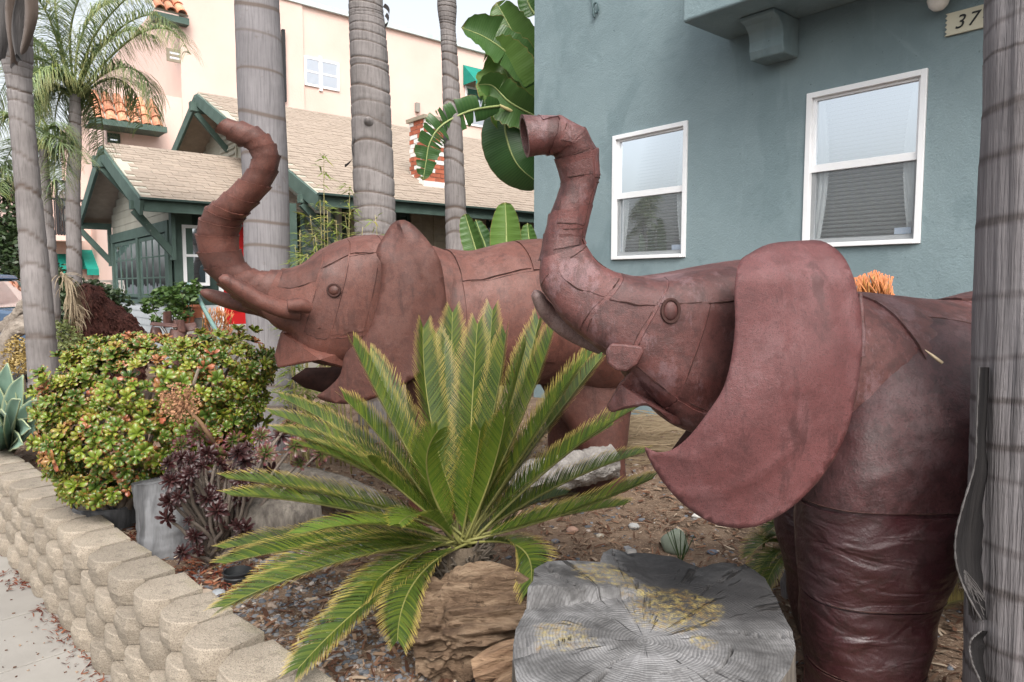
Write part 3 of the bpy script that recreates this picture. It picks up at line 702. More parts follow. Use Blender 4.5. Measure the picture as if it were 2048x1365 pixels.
# peeled sheath strips hanging from it
x = N('dry_sheath'); c = x.ramp(x.noise(20, 5, .6, (1, 1, .1)), [(.3, (.045, .042, .042)), (.7, (.11, .102, .10))]); M_sheath = x.done(c, .75, x.bump(x.noise(70, 4, .6, (1, 1, .06)), .6, .008), .3)
M_sheathd = plain('shaded_sheath', (.006, .006, .007), (.030, .028, .028), 14, .95, .8, 50, (1, 1, .08), spec=.05, bdist=.012)  # near-black so the sheet also stands for the shaded gap beside the trunk
def strip(root, cent, wid, dy, nm, mat=M_sheath, Y=1.70, curl=.5):
    m = MB(); pts = [P(u, v, Y + e) for u, v, e in cent]
    def fn(a, b):
        c = crom(pts, b * (len(pts) - 1)); w = wid[0] + (wid[1] - wid[0]) * b + .006 * noise.noise(V((b * 7, a, 2)))
        return c + V((w * (a - .5), dy * (a - .5) ** 2 * 4 + dy * a + .004 * noise.noise(V((a * 5, b * 9, 0))), 0))
    m.grid(fn, 6, 40)
    o = m.obj(nm, mat, root, smooth=180); s_ = o.modifiers.new('solid', 'SOLIDIFY'); s_.thickness = .004
    return o
def sheath(edge, uR, Y0, Y1, nm):
    m = MB(); E_ = [V((u, v, 0)) for u, v in edge]; K = len(E_) - 1
    def fn(a, b):
        q = crom(E_, b * K); u = q.x + (uR - q.x) * a; return P(u, q.y, Y0 + (Y1 - Y0) * a ** .6 + .012 * noise.noise(V((a * 3, b * 8, 1))) + .03 * math.sin(PI * a))
    m.grid(fn, 10, 60); o = m.obj(nm, M_sheathd, pr, smooth=180)
    e = MB(); e.tube([fn(0, i / 50) for i in range(51)], [.0022 + .0008 * math.sin(i * 2.1) for i in range(51)], 6); e.obj('frayed_edge', M_sheath, o)
sheath([(1958, 735), (1953, 850), (1949, 930), (1926, 1010), (1911, 1075), (1913, 1130), (1930, 1180), (1962, 1240)], 1990, 1.60, 1.70, 'bark_strip')
sheath([(1962, 1262), (1940, 1285), (1944, 1325), (1962, 1370), (1972, 1440)], 1995, 1.60, 1.70, 'bark_strip')
m = MB()
for i in range(40):
    p = P(1925 + R.uniform(-6, 10), 1150 + R.uniform(-10, 20), 1.64); q = P(1945 + R.uniform(-8, 26), 1205 + R.uniform(-15, 42), 1.66); m.tube([p, p.lerp(q, .5) + V((R.uniform(-.006, .006), 0, 0)), q], .0012, 4)
m.obj('bark_fibres', M_sheath, pr)
# central smooth palm, ringed palm, slim palm
def gpalm(lab, pts, sp, amp, mat, seed, crack=.02, n=40):
    b = V(pts[0][:3]); t = thing('palm_tree', lab, 'palm tree', b, 'palm trunks in the front yard'); palm_trunk(t, pts, sp, amp, mat, crack, n, seed, .012); return t
pb = gpalm('thick smooth grey palm trunk behind the raised trunk of the left elephant', [tp(548, 905, 5.4, 92), tp(545, 760, 5.4, 90), tp(535, 560, 5.4, 88), tp(532, 380, 5.4, 86), tp(522, 180, 5.4, 88), tp(514, 0, 5.4, 82), tp(508, -300, 5.4, 76), tp(500, -900, 5.4, 72)], .34, .008, M_palmk, 3, .018)
pc = gpalm('grey palm trunk with pronounced leaf-scar rings rising behind the left elephant\'s head', [tp(762, 900, 5.7, 90), tp(755, 560, 5.7, 84), tp(748, 380, 5.7, 80), tp(741, 180, 5.7, 76), tp(735, 60, 5.7, 70), tp(731, -30, 5.7, 64), tp(728, -400, 5.7, 60)], .165, .028, M_palm, 11, .011)
m = MB()
for (u, v) in ((735, 240),):
    lathe(m, P(u, v, 5.52), [(.002, .026), (.016, .02), (.028, .0), (.04, -.03), (.05, -.06)], 12, (-.1, -1, .25))
m.obj('knob', M_palm, pc, smooth=180)
for a, b, c, d in (((768, 12), (785, 20), (776, 40), 5.55), ((772, 30), (784, 44), (770, 54), 5.55), ((708, 275), (701, 290), (708, 312), 5.6), ((706, 318), (700, 328), (690, 333), 5.6)):
    q = MB(); pa, pb_, pc_ = P(*a, d), P(*b, d), P(*c, d)
    q.grid(lambda u, v: bez((pa, pb_, pc_), v) + V((.018 * (u - .5) * (1.2 - v), -.02 * u, .02 * (u - .5))), 2, 8); q.obj('bark_flake', M_sheath, pc)
pd = gpalm('slim pale palm trunk in front of the brick chimney', [tp(920, 700, 8.2, 44), tp(914, 500, 8.2, 44), tp(907, 300, 8.2, 39), tp(900, 130, 8.2, 32), tp(896, 60, 8.2, 30), tp(894, 15, 8.2, 38), tp(893, -60, 8.2, 34), tp(892, -400, 8.2, 30)], .16, .02, M_palm, 17, .013, 28)
# left palms with crowns
pa_ = thing('palm_tree', 'tall leaning grey palm at far left with swollen leaf bases', 'palm tree', P(90, 760, 5.6), 'palm trunks in the front yard')
palm_trunk(pa_, [tp(92, 900, 5.6, 59), tp(85, 720, 5.6, 54), tp(72, 560, 5.6, 51), tp(58, 400, 5.6, 45), tp(45, 250, 5.6, 43), tp(38, 165, 5.6, 44), tp(34, 120, 5.6, 54), tp(30, 60, 5.6, 59), tp(26, 0, 5.6, 61), tp(22, -150, 5.6, 54)], .20, .02, M_palm, .014, 36, 21)
for k, (u0, v0, u1, v1, w) in enumerate(((62, 112, 66, -60, 30), (12, 130, 2, -50, 34), (36, 140, 40, -60, 26), (52, 125, 50, -20, 20))):
    q = MB(); A_, B_ = P(u0, v0, 5.45), P(u1, v1, 5.4)
    q.grid(lambda u, v: A_.lerp(B_, v) + V(((u - .5) * w * .8 / F * 5.5 * (.15 + 1.0 * min(1, v * 2.2)) * (1 - .25 * v) + .03 * math.sin(v * 4 + k), -.07 * math.sin(PI * u) - .05 + .03 * v, .03 * math.sin(u * 7 + k))), 6, 12); q.obj('leaf_base', M_sheath if k % 2 else M_palm, pa_, smooth=180)
M_queen = leafmat('queen_palm_leaf', (.15, .22, .11), (.33, .41, .19), (.30, .27, .10), (.7, 1.2), .35, .5, (.26, .30, .06), .8)
M_rachis = plain('frond_rachis', (.16, .19, .07), (.22, .25, .10), 5, .6, 0)
M_dry = leafmat('dry_leaf', (.30, .23, .15), (.46, .37, .25), None, trans=.15, rough=.8)
def plume(root, pts, n, ln, droop, mat=M_queen, w=.022, seed=0, r0=.022, nm='frond', t0=.12, spread=.9):
    """feather frond: rachis through pts, leaflets on both sides hanging by their weight"""
    rr = random.Random(seed); m = MB(); pts = [V(p) for p in pts]; K = len(pts) - 1
    cl = [crom(pts, K * i / 24) for i in range(25)]
    rm = MB(); rm.tube(cl, [r0 * (1 - .85 * i / 24) for i in range(25)], 6)
    for i in range(n):
        t = t0 + (1 - t0) * i / n; c = crom(pts, t * K); tg = (crom(pts, min(1, t + .02) * K) - crom(pts, max(0, t - .02) * K)).normalized()
        sd = tg.cross(V((0, 0, 1)))
        if sd.length < .1: sd = V((1, 0, 0))
        sd.normalize(); l0 = ln * (.45 + .55 * math.sin(PI * min(1, .15 + t * .9))) * rr.uniform(.75, 1.1)
        for sgn in (-1, 1):
            d = (sd * sgn * spread + tg * rr.uniform(.3, .8) + V((rr.uniform(-.2, .2), rr.uniform(-.2, .2), rr.uniform(.0, .45)))).normalized()
            p = c.copy(); g = rr.random(); prev = None; ns = 5; wd = d.cross(V((0, 0, 1))); wd = wd.normalized() if wd.length > .05 else tg
            for k in range(ns + 1):
                s_ = k / ns; hw = w * .5 * (1 - s_ ** 1.6) + .0012
                a = m.vert(p + wd * hw, (s_, g, 0)); b = m.vert(p - wd * hw + V((0, 0, hw * .6)), (s_, g, 1))
                if prev: m.face(prev[0], a, b, prev[1])
                prev = (a, b); d = (d + V((0, 0, -droop * (s_ + .15) * .55))).normalized(); p = p + d * (l0 / ns)
    o = rm.obj(nm, M_rachis if mat is not M_dry else M_dry, root, smooth=180)
    m.obj('leaflets', mat, o)
    return o
q2 = thing('palm_tree', 'feathery queen palm with arching green fronds left of the bungalow gable', 'palm tree', P(150, 640, 8.6), 'palm trunks in the front yard')
palm_trunk(q2, [tp(150, 640, 8.6, 29), tp(148, 500, 8.6, 27), tp(146, 380, 8.6, 26), tp(150, 300, 8.6, 23), tp(150, 235, 8.6, 22), tp(150, 190, 8.6, 17)], .2, .02, M_palm, .014, 24, 31)
qc = (150, 205)
FR = [((150, 200), (190, 110), (250, 50), (310, 30), (355, 60)), ((150, 203), (200, 165), (240, 160), (275, 195), (285, 255)), ((150, 203), (120, 150), (85, 140), (55, 165), (45, 235)), ((150, 200), (110, 120), (70, 80), (35, 95), (10, 140)), ((150, 200), (215, 120), (285, 65), (345, 62), (382, 110)), ((150, 200), (205, 150), (255, 135), (295, 165), (310, 225)), ((150, 195), (155, 100), (185, 30), (235, 0), (290, -5)),
      ((150, 195), (120, 100), (95, 30), (60, -20), (30, -40)), ((150, 205), (110, 170), (80, 175), (62, 215), (58, 280)), ((150, 205), (130, 165), (105, 160), (85, 200), (80, 262)),
      ((150, 205), (175, 180), (195, 200), (205, 250), (208, 310)), ((150, 205), (160, 170), (180, 185), (190, 230), (196, 300)), ((150, 195), (180, 90), (230, 20), (300, -40), (350, -60)), ((150, 195), (140, 90), (150, 20), (180, -40), (220, -80)), ((150, 205), (135, 180), (120, 190), (110, 240), (112, 300)), ((150, 198), (100, 130), (60, 120), (20, 150), (-10, 210)), ((150, 195), (175, 130), (215, 85), (260, 60), (310, 75)), ((150, 195), (120, 80), (110, 0), (120, -60), (140, -120))]
for k, f_ in enumerate(FR):
    yy = R.uniform(-.7, .7)
    plume(q2, [P(u, v, 8.6 + yy * i / 4 * 1.2) for i, (u, v) in enumerate(f_)], 110, R.uniform(.42, .58), 1.35, w=.0085, seed=k, r0=.016)
q3 = thing('palm_tree', 'slender palm beside the leaning palm with drooping lower fronds', 'palm tree', P(103, 660, 6.6), 'palm trunks in the front yard')
palm_trunk(q3, [tp(112, 800, 6.6, 31), tp(106, 640, 6.6, 28), tp(98, 500, 6.6, 26), tp(92, 420, 6.6, 24), tp(88, 350, 6.6, 20), tp(88, 300, 6.6, 14)], .22, .03, M_palm, .014, 24, 41)
for k, f_ in enumerate((((88, 310), (105, 275), (122, 285), (128, 325), (130, 380)), ((88, 310), (80, 280), (72, 300), (78, 345), (84, 395)), ((88, 305), (95, 260), (115, 255), (150, 290), (178, 330)), ((88, 310), (98, 290), (110, 310), (108, 350), (104, 400)), ((88, 308), (60, 280), (30, 290), (10, 330), (0, 390)), ((88, 308), (50, 250), (15, 230), (-20, 250), (-40, 300)))):
    plume(q3, [P(u, v, 6.6 + R.uniform(-.3, .3) * i / 4) for i, (u, v) in enumerate(f_)], 90, .30, 1.4, w=.009, seed=50 + k, r0=.009)
plume(q3, [P(u, v, 6.3) for u, v in ((122, 545), (135, 560), (148, 600), (152, 650))], 60, .30, 1.4, M_dry, .012, 77, .01, 'dead_frond', spread=.4)

# ------------------------------------------------------------------ sheet-metal elephants
def rustmat(name, lo, hi, dust, rough=.6, big=.35, pit=(.020, .009, .009), pitn=.56, fine=170, mott=.55, dustk=.6):
    x = N(name)
    c = x.ramp(x.noise(2.6, 6, .62), [(.28, lo), (.72, hi)])
    c = x.mix(x.math('MULTIPLY', x.ramp(x.noise(19, 8, .78), [(.48, 0.0), (.56, 1.0)]), mott), c, tuple(q * .52 for q in lo))
    c = x.mix(x.math('MULTIPLY', x.ramp(x.noise(5.5, 7, .75, (1, 1, .7)), [(.53, 0.0), (.59, 1.0)]), dustk), c, dust)
    c = x.mix(x.math('MULTIPLY', x.ramp(x.noise(30, 6, .8, (1, 1, .3)), [(.57, 0.0), (.62, 1.0)]), dustk * .8), c, dust)
    c = x.mix(x.ramp(x.noise(fine, 4, .65), [(pitn, 0.0), (pitn + .06, .75)]), c, pit)
    c = x.mix(x.ramp(x.noise(14, 5, .7, (1, 1, .22)), [(.56, 0.0), (.63, .6)]), c, tuple(q * .45 for q in lo))
    h = x.n('HueSaturation', i_Color=c); x.l(x.math('ADD', x.math('MULTIPLY', x.rnd(), .42), .79), h.inputs['Value'])
    nb = x.bump(x.noise(7, 4, .5), big, .02); nb = x.bump(x.noise(26, 5, .7), .35, .008, nb)
    rg = x.ramp(x.noise(6, 5), [(.3, rough - .14), (.7, rough + .15)])
    return x.done(h.outputs[0], rg, x.bump(x.noise(fine, 4, .65), .45, .004, nb), .5)
M_rn = rustmat('rust_painted_steel_near', (.080, .026, .023), (.120, .042, .037), (.170, .100, .106), .48, mott=.62, dustk=.55, fine=420)
M_rear = rustmat('rust_painted_steel_ear', (.086, .026, .026), (.112, .037, .037), (.135, .062, .064), .58, .12, pitn=.55, mott=.32, dustk=.35, fine=430)
M_rf = rustmat('rust_painted_steel_far', (.088, .029, .020), (.120, .043, .030), (.145, .068, .055), .60, .25, mott=.4, dustk=.4, fine=300)
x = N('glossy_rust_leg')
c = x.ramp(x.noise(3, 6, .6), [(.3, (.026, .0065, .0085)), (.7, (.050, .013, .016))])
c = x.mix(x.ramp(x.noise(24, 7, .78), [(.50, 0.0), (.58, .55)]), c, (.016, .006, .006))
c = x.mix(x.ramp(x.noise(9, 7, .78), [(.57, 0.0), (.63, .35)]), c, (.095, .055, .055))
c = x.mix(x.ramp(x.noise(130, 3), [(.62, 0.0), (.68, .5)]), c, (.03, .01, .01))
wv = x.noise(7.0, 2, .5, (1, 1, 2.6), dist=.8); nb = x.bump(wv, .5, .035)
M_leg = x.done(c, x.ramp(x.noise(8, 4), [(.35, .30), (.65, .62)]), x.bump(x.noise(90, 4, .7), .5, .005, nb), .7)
M_tusk = rustmat('dusty_tusk_steel', (.115, .062, .055), (.165, .10, .09), (.22, .16, .15), .55, mott=.5, dustk=.5, fine=400)
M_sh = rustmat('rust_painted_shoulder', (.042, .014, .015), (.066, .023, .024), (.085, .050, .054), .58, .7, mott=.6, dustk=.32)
M_seam = plain('rusty_seam', (.03, .014, .012), (.06, .025, .02), 30, .8, .4)
class Loft:
    """surface through rings seen side-on: A (belly side) and B (back side) points, depth and half thickness"""
    wrinkle = 0
    def depth_at(s, u, v):
        best = None; q = ray(u, v); q = q / q.y
        for i in range(80):
            for j in range(60):
                p = s.ev(s.n * i / 79, .2 + 2.8 * j / 59); e = (p - V((0, 0, EYE))) - q * p.y; e = e.length
                if best is None or e < best[0]: best = (e, p.y)
        return best[1]
    def __init__(s, rings, p=1.0, smooth=True, dent=.004, fr=6.0, seed=0):
        s.p, s.smooth, s.dent, s.fr, s.seed = p, smooth, dent, fr, seed
        A = [P(r[0], r[1], r[4]) for r in rings]; B = [P(r[2], r[3], r[4]) for r in rings]
        s.C = [(a + b) / 2 for a, b in zip(A, B)]; s.a = [(b - a) / 2 for a, b in zip(A, B)]; s.D = []; n = len(rings)
        for i in range(n):
            t = (s.C[min(i + 1, n - 1)] - s.C[max(i - 1, 0)])
            d = t.cross(s.a[i]).normalized()
            if d.y > 0: d = -d
            s.D.append(d * rings[i][5])
        s.n = n - 1
    def g(s, L, t):
        if s.smooth: return crom(L, t)
        t = max(0, min(s.n - 1e-6, t)); i = int(t); return L[i].lerp(L[i + 1], t - i)
    def ev(s, t, th, off=0):
        C, a, D = s.g(s.C, t), s.g(s.a, t), s.g(s.D, t)
        c, q = math.cos(th), math.sin(th); f = lambda z: math.copysign(abs(z) ** s.p, z)
        p = C + a * f(c) + D * f(q)
        nr = (a.normalized() * c / max(a.length, .01) + D.normalized() * q / max(D.length, .01)).normalized()
        wr = s.wrinkle * (noise.noise(V((p.x * 7, p.y * 7, p.z * 19 + 2 * noise.noise(p * 6))))) if s.wrinkle else 0
        return p + nr * (off + wr + s.dent * noise.noise(p * s.fr + V((s.seed, 0, 0))) + s.dent * .35 * noise.noise(p * s.fr * 3.3))
    def body(s, nm, mat, parent, nt=40, nth=40, t0=0, t1=None, cap=(True, True), off=0):
        t1 = s.n if t1 is None else t1; m = MB(); rows = []
        for j in range(nt + 1):
            rows.append([m.vert(s.ev(t0 + (t1 - t0) * j / nt, 2 * PI * k / nth, off)) for k in range(nth)])
        for a, b in zip(rows, rows[1:]):
            for k in range(nth): m.face(a[k], a[(k + 1) % nth], b[(k + 1) % nth], b[k])
        for e, row in ((0, rows[0]), (1, rows[-1])):
            if cap[e]:
                c = sum((V(m.v[k]) for k in row), V()) / nth; ci = m.vert(c)
                for k in range(nth): m.face(row[k], row[(k + 1) % nth], ci)
        return m.obj(nm, mat, parent, smooth=50, fix=True)
    def panel(s, cs, nm, mat, parent, off=.004, th=.004, nu=10, nv=10, jag=.0, seed=0):
        """cs: four (t, theta) corners; a plate laid on the surface, free edges showing"""
        m = MB(); (a, b, c, d) = [V((q[0], q[1])) for q in cs]
        def uv(u, v):
            q = (a * (1 - u) + b * u) * (1 - v) + (d * (1 - u) + c * u) * v
            e = jag * noise.noise(V((u * 4 + seed, v * 4, seed))) * (1 if u in (0, 1) or v in (0, 1) else 0)
            return q.x + e, q.y + e
        lift = lambda u, v: .0012 * noise.noise(V((u * 2 + seed * 3, v * 2, 1))) + .0008 * (abs(u - .5) ** 3 + abs(v - .5) ** 3) * 4
        top = []; bot = []
        for j in range(nv + 1):
            for i in range(nu + 1):
                u, v = i / nu, j / nv; t, th_ = uv(u, v)
                top.append(m.vert(s.ev(t, th_, off + th + max(0, lift(u, v))))); bot.append(m.vert(s.ev(t, th_, off - .006)))
        w = nu + 1
        for j in range(nv):
            for i in range(nu):
                k = j * w + i; m.face(top[k], top[k + 1], top[k + w + 1], top[k + w])
        ed = [j for j in range(w)] + [j * w + nu for j in range(1, nv + 1)] + [nv * w + i for i in range(nu - 1, -1, -1)] + [j * w for j in range(nv - 1, 0, -1)]
        for k in range(len(ed)):
            p_, q_ = ed[k], ed[(k + 1) % len(ed)]; m.face(top[p_], top[q_], bot[q_], bot[p_])
        po = m.obj(nm, mat, parent, smooth=45, fix=True)
        k_ = (s.C[0].y / 2.0) ** .4; rw = random.Random(seed)
        for c0, c1 in ((0, nu), (nu, nu + nv), (nu + nv, 2 * nu + nv), (2 * nu + nv, len(ed))):
            if rw.random() < .35: continue
            ps = [V(m.v[top[ed[q % len(ed)]]]) for q in range(c0, c1 + 1)]; a_, b_ = sorted((rw.uniform(0, .35), rw.uniform(.6, 1))); ps = ps[int(a_ * len(ps)):max(int(a_ * len(ps)) + 3, int(b_ * len(ps)))]
            if len(ps) > 2: w_ = MB(); w_.tube(ps, [.0014 * k_ * rw.uniform(.4, 1.6) for _ in ps], 5); w_.obj('weld_bead', M_seam, parent)
        return po
def sheet(outline, Yf, mat, nm, parent, step=26, th=.007, smooth=180, rim=False):
    """flat-cut sheet bent in depth by Yf(u,v); outline in survey pixels"""
    pts = []; n = len(outline)
    for i in range(n):
        a, b = V(outline[i]), V(outline[(i + 1) % n]); k = max(1, int((b - a).length / (step * .6)))
        for j in range(k): pts.append(a.lerp(b, j / k))
    nb = len(pts); us = [p.x for p in pts]; vs = [p.y for p in pts]
    def inside(x, y):
        r = False
        for i in range(nb):
            a, b = pts[i], pts[(i + 1) % nb]
            if (a.y > y) != (b.y > y) and x < (b.x - a.x) * (y - a.y) / (b.y - a.y) + a.x: r = not r
        return r
    allp = list(pts); y = min(vs)
    while y < max(vs):
        x_ = min(us)
        while x_ < max(us):
            if inside(x_, y) and min((p - V((x_, y))).length for p in pts) > step * .45: allp.append(V((x_ + R.uniform(-3, 3), y + R.uniform(-3, 3))))
            x_ += step
        y += step
    vo, eo, fo, *_ = delaunay_2d_cdt([V((p.x, p.y)) for p in allp], [(i, (i + 1) % nb) for i in range(nb)], [], 1, 1e-4)
    m = MB()
    for p in vo: m.vert(P(p.x, p.y, Yf(p.x, p.y)))
    for f_ in fo:
        c = sum((vo[k] for k in f_), V((0, 0))) / len(f_)
        if inside(c.x, c.y): m.face(*f_)
    o = m.obj(nm, mat, parent, smooth=smooth, fix=True)
    s_ = o.modifiers.new('solid', 'SOLIDIFY'); s_.thickness = th; s_.offset = 0
    return o
def smoothpoly(pts, k=4):
    L = [V((*p, 0)) for p in pts]; n = len(L); out = []
    for i in range(n):
        for j in range(k): 
            q = crom([L[(i - 1) % n], L[i], L[(i + 1) % n], L[(i + 2) % n]], 1 + j / k); out.append((q.x, q.y))
    return out
def segments(rings, mat, parent, nm='trunk_segment', p=.92, nth=28, hollow_last=True, seed=0):
    """trunk or tusk of overlapping bent-sheet segments, base to tip"""
    L = Loft(rings, p, False, .0025, 14, seed); n = len(rings) - 1
    for i in range(n):
        m = MB(); rows = []; last = i == n - 1
        k_ = L.C[0].y / 2.2
        st = [(-.06 if i else 0, .001), (0.02, .003), (.5, .0035 * k_), (.97, .0065 * k_), (1.05 if not last else 1.0, .0075 * k_)]
        rg = random.Random(seed * 50 + i); jit = [rg.uniform(-.03, .03) for _ in range(nth)]
        for e, off in st:
            t = i + e
            rows.append([m.vert(L.ev(max(0, t + (jit[k] if e > .9 and not last else 0)), 2 * PI * k / nth, off + .0012 * (i % 2))) for k in range(nth)])
        if last or True:
            rows.append([m.vert(L.ev(max(0, i + st[-1][0] + (jit[k] if not last else 0)), 2 * PI * k / nth, .001 if not last else -.003)) for k in range(nth)])
        if last and hollow_last: rows.append([m.vert(L.ev(i + .15, 2 * PI * k / nth, -.006)) for k in range(nth)])
        for a, b in zip(rows, rows[1:]):
            for k in range(nth): m.face(a[k], a[(k + 1) % nth], b[(k + 1) % nth], b[k])
        if last and not hollow_last: m.face(*rows[-1])
        m.obj(nm, mat, parent, smooth=40, fix=False)
    return L

def folded(poly, Yf, Yb, mat, nm, parent, bv=.006, seed=0):
    """boxy folded-sheet piece: outline in survey pixels, front and back depth per point"""
    m = MB(); a = [m.vert(P(u, v, Yf(u))) for u, v in poly]; b = [m.vert(P(u, v, Yb(u))) for u, v in poly]; n = len(poly)
    m.face(*a); m.face(*b[::-1])
    for k in range(n): m.face(a[k], b[k], b[(k + 1) % n], a[(k + 1) % n])
    return bevel(m.obj(nm, mat, parent, fix=True), bv, 2)
# ---- near elephant
en = thing('elephant_sculpture', 'large near rust-brown sheet metal elephant with trunk raised beside the right palm', 'sculpture', P(1750, 1400, 2.05), 'sheet metal elephants')
YH = 1.93
hd_ = Loft([(1080, 520, 1168, 490, 1.88, .055), (1078, 572, 1188, 520, 1.88, .066), (1098, 606, 1212, 538, 1.885, .080), (1128, 646, 1245, 549, 1.89, .10), (1176, 687, 1288, 555, 1.90, .125), (1234, 733, 1335, 549, 1.91, .145), (1298, 806, 1385, 541, 1.93, .16), (1352, 852, 1445, 531, 1.96, .165), (1420, 852, 1510, 520, 2.0, .17), (1530, 850, 1570, 520, 2.05, .17)], .60, True, .009, 5, 1)
head = hd_.body('head', M_rn, en, 54, 44)
# plates welded over the head (t along, theta: 0 back, pi/2 facing the street)
for k, cs in enumerate((((.15, .5), (2.6, .35), (2.9, 1.5), (.5, 1.7)), ((.5, 1.72), (2.9, 1.52), (3.3, 2.5), (1.0, 2.7)), ((2.75, .15), (4.6, .15), (4.5, 1.35), (3.1, 1.5)), ((3.05, 1.52), (4.5, 1.38), (4.75, 2.35), (3.55, 2.5)), ((4.68, .1), (6.9, .1), (6.75, 1.05), (4.6, 1.3)), ((4.62, 1.33), (5.9, 1.12), (5.9, 2.25), (4.85, 2.3)), ((5.95, 1.1), (7.1, 1.02), (6.9, 2.1), (5.98, 2.2)), ((4.9, 2.35), (6.0, 2.25), (5.95, 2.75), (5.0, 2.8)), ((6.0, 2.28), (7.2, 2.12), (7.1, 2.7), (6.0, 2.78)))):
    hd_.panel(cs, 'plate', M_rn, head, -.001 + .0012 * (k % 3), .002, 12, 12, .03, k)
ji = lambda u: max(0, min(1, (u - 1212) / 110))
jaw = folded([(1212, 813), (1222, 826), (1252, 818), (1292, 811), (1315, 822), (1345, 850), (1400, 856), (1420, 760), (1330, 735), (1262, 741), (1238, 768)], lambda u: 1.868 - .098 * ji(u) ** .7 + .0016 * max(0, u - 1312), lambda u: 1.90 + .12 * ji(u) ** .6, M_rn, 'lower_jaw', en, .007)
segments([(1078, 522, 1170, 490, 1.88, .054), (1092, 470, 1166, 478, 1.88, .050), (1101, 430, 1180, 416, 1.88, .050), (1126, 368, 1196, 352, 1.88, .048), (1114, 318, 1192, 300, 1.87, .048), (1110, 308, 1168, 258, 1.86, .046), (1098, 306, 1118, 236, 1.85, .046), (1056, 310, 1042, 235, 1.84, .048)], M_rn, en, seed=2)
trk = [o for o in en.children if o.name.startswith('trunk_segment')]
TL = Loft([(1078, 522, 1170, 490, 1.88, .054), (1092, 470, 1166, 478, 1.88, .050), (1101, 430, 1180, 416, 1.88, .050), (1126, 368, 1196, 352, 1.88, .048), (1114, 318, 1192, 300, 1.87, .048), (1110, 308, 1168, 258, 1.86, .046), (1098, 306, 1118, 236, 1.85, .046), (1056, 310, 1042, 235, 1.84, .048)], .92, False, .002, 14, 2)
for k, cs in enumerate((((2.9, -.3), (4.0, -.3), (4.05, .8), (2.95, .9)), ((.1, -.2), (1.6, -.2), (1.5, .75), (.05, .5)), ((5.9, -.4), (6.6, -.3), (6.5, .9), (6.05, .5)), ((2.0, -.3), (2.8, -.3), (2.75, .7), (2.0, .6)), ((.2, .9), (1.3, .8), (1.2, 1.9), (.3, 2.0)), ((1.4, .7), (2.6, .75), (2.5, 2.3), (1.5, 2.1)), ((3.1, 1.0), (4.2, .95), (4.1, 2.2), (3.2, 2.3)), ((4.8, .4), (5.8, .5), (5.7, 1.8), (4.9, 1.6)))):
    TL.panel(cs, 'plate', M_rn, trk[min(k * 2, 6)], .003, .002, 8, 8, .03, 60 + k)
# ear: a broad bent sheet with a rolled seam along its back edge
EO = [(1478, 527), (1500, 508), (1540, 489), (1600, 483), (1640, 483), (1668, 497), (1690, 520), (1706, 556), (1717, 600), (1724, 660), (1722, 720), (1711, 790), (1694, 860), (1668, 915), (1635, 962), (1600, 1000), (1560, 1030), (1520, 1050), (1480, 1056), (1435, 1050), (1395, 1030), (1352, 995), (1320, 955), (1300, 922), (1290, 895), (1312, 905), (1338, 902), (1362, 888), (1388, 862), (1418, 822), (1446, 778), (1462, 720), (1470, 650), (1469, 580)]
def crease(u, v, lines, w):
    r = 0; q = V((u, v))
    for L in lines:
        for a, b in zip(L, L[1:]):
            a = V(a); b = V(b); t = max(0, min(1, (q - a).dot(b - a) / (b - a).length_squared)); r = max(r, 1 - (q - a.lerp(b, t)).length / w)
    return max(0, r)
ECL = [[(1528, 490), (1560, 590), (1572, 680)], [(1600, 484), (1640, 560), (1665, 640)], [(1562, 690), (1572, 760), (1605, 880)], [(1312, 905), (1380, 918), (1440, 890)], [(1345, 985), (1430, 990), (1520, 950), (1580, 900)], [(1655, 500), (1690, 580)]]
def ear_near(u, v):
    t = (u - 1290) / 440
    return 1.775 - .10 * math.sin(PI * max(0, min(1, t * .8))) - .035 * math.sin((v - 480) / 570 * PI) + .02 * max(0, (v - 850) / 200) + .11 * max(0, (560 - v) / 80) ** 1.5 + .006 * math.sin(u * .017 + v * .02) + .05 * max(0, t - .85) + .006 * noise.noise(V((u * .006, v * .006, 0))) - .006 * crease(u, v, ECL, 13)
sheet(smoothpoly(EO, 3), ear_near, M_rear, 'ear', en, 11, .004, 40)
sp_ = smoothpoly([(1718, 588), (1722, 640), (1724, 700), (1712, 790), (1694, 860), (1660, 928), (1610, 992)], 1)
m = MB(); a_ = [P(u + 2, v, ear_near(u, v) + .002) for u, v in ((1718, 588), (1721, 620), (1724, 660), (1723, 712))]; m.tube(a_, [.0055, .006, .0065, .0055], 10)
m.obj('rolled_edge', M_rn, en, smooth=60)
m = MB(); a_ = [P(u + 1, v, ear_near(u, v) + .002) for u, v in ((1720, 714), (1709, 792), (1692, 862), (1666, 917), (1632, 965), (1590, 1008))]; m.tube(a_, [.004, .0035, .003, .0035, .003, .002], 8)
m.obj('rolled_edge', M_seam, en, smooth=60)
# far ear, mostly hidden
def ear_far(u, v): return 2.22 + .02 * math.sin(v * .02)
sheet([(1340, 905), (1375, 858), (1440, 700), (1500, 640), (1560, 700), (1560, 880), (1480, 930), (1400, 900), (1365, 893)], ear_far, M_seam, 'ear', en, 40, .006, 40)
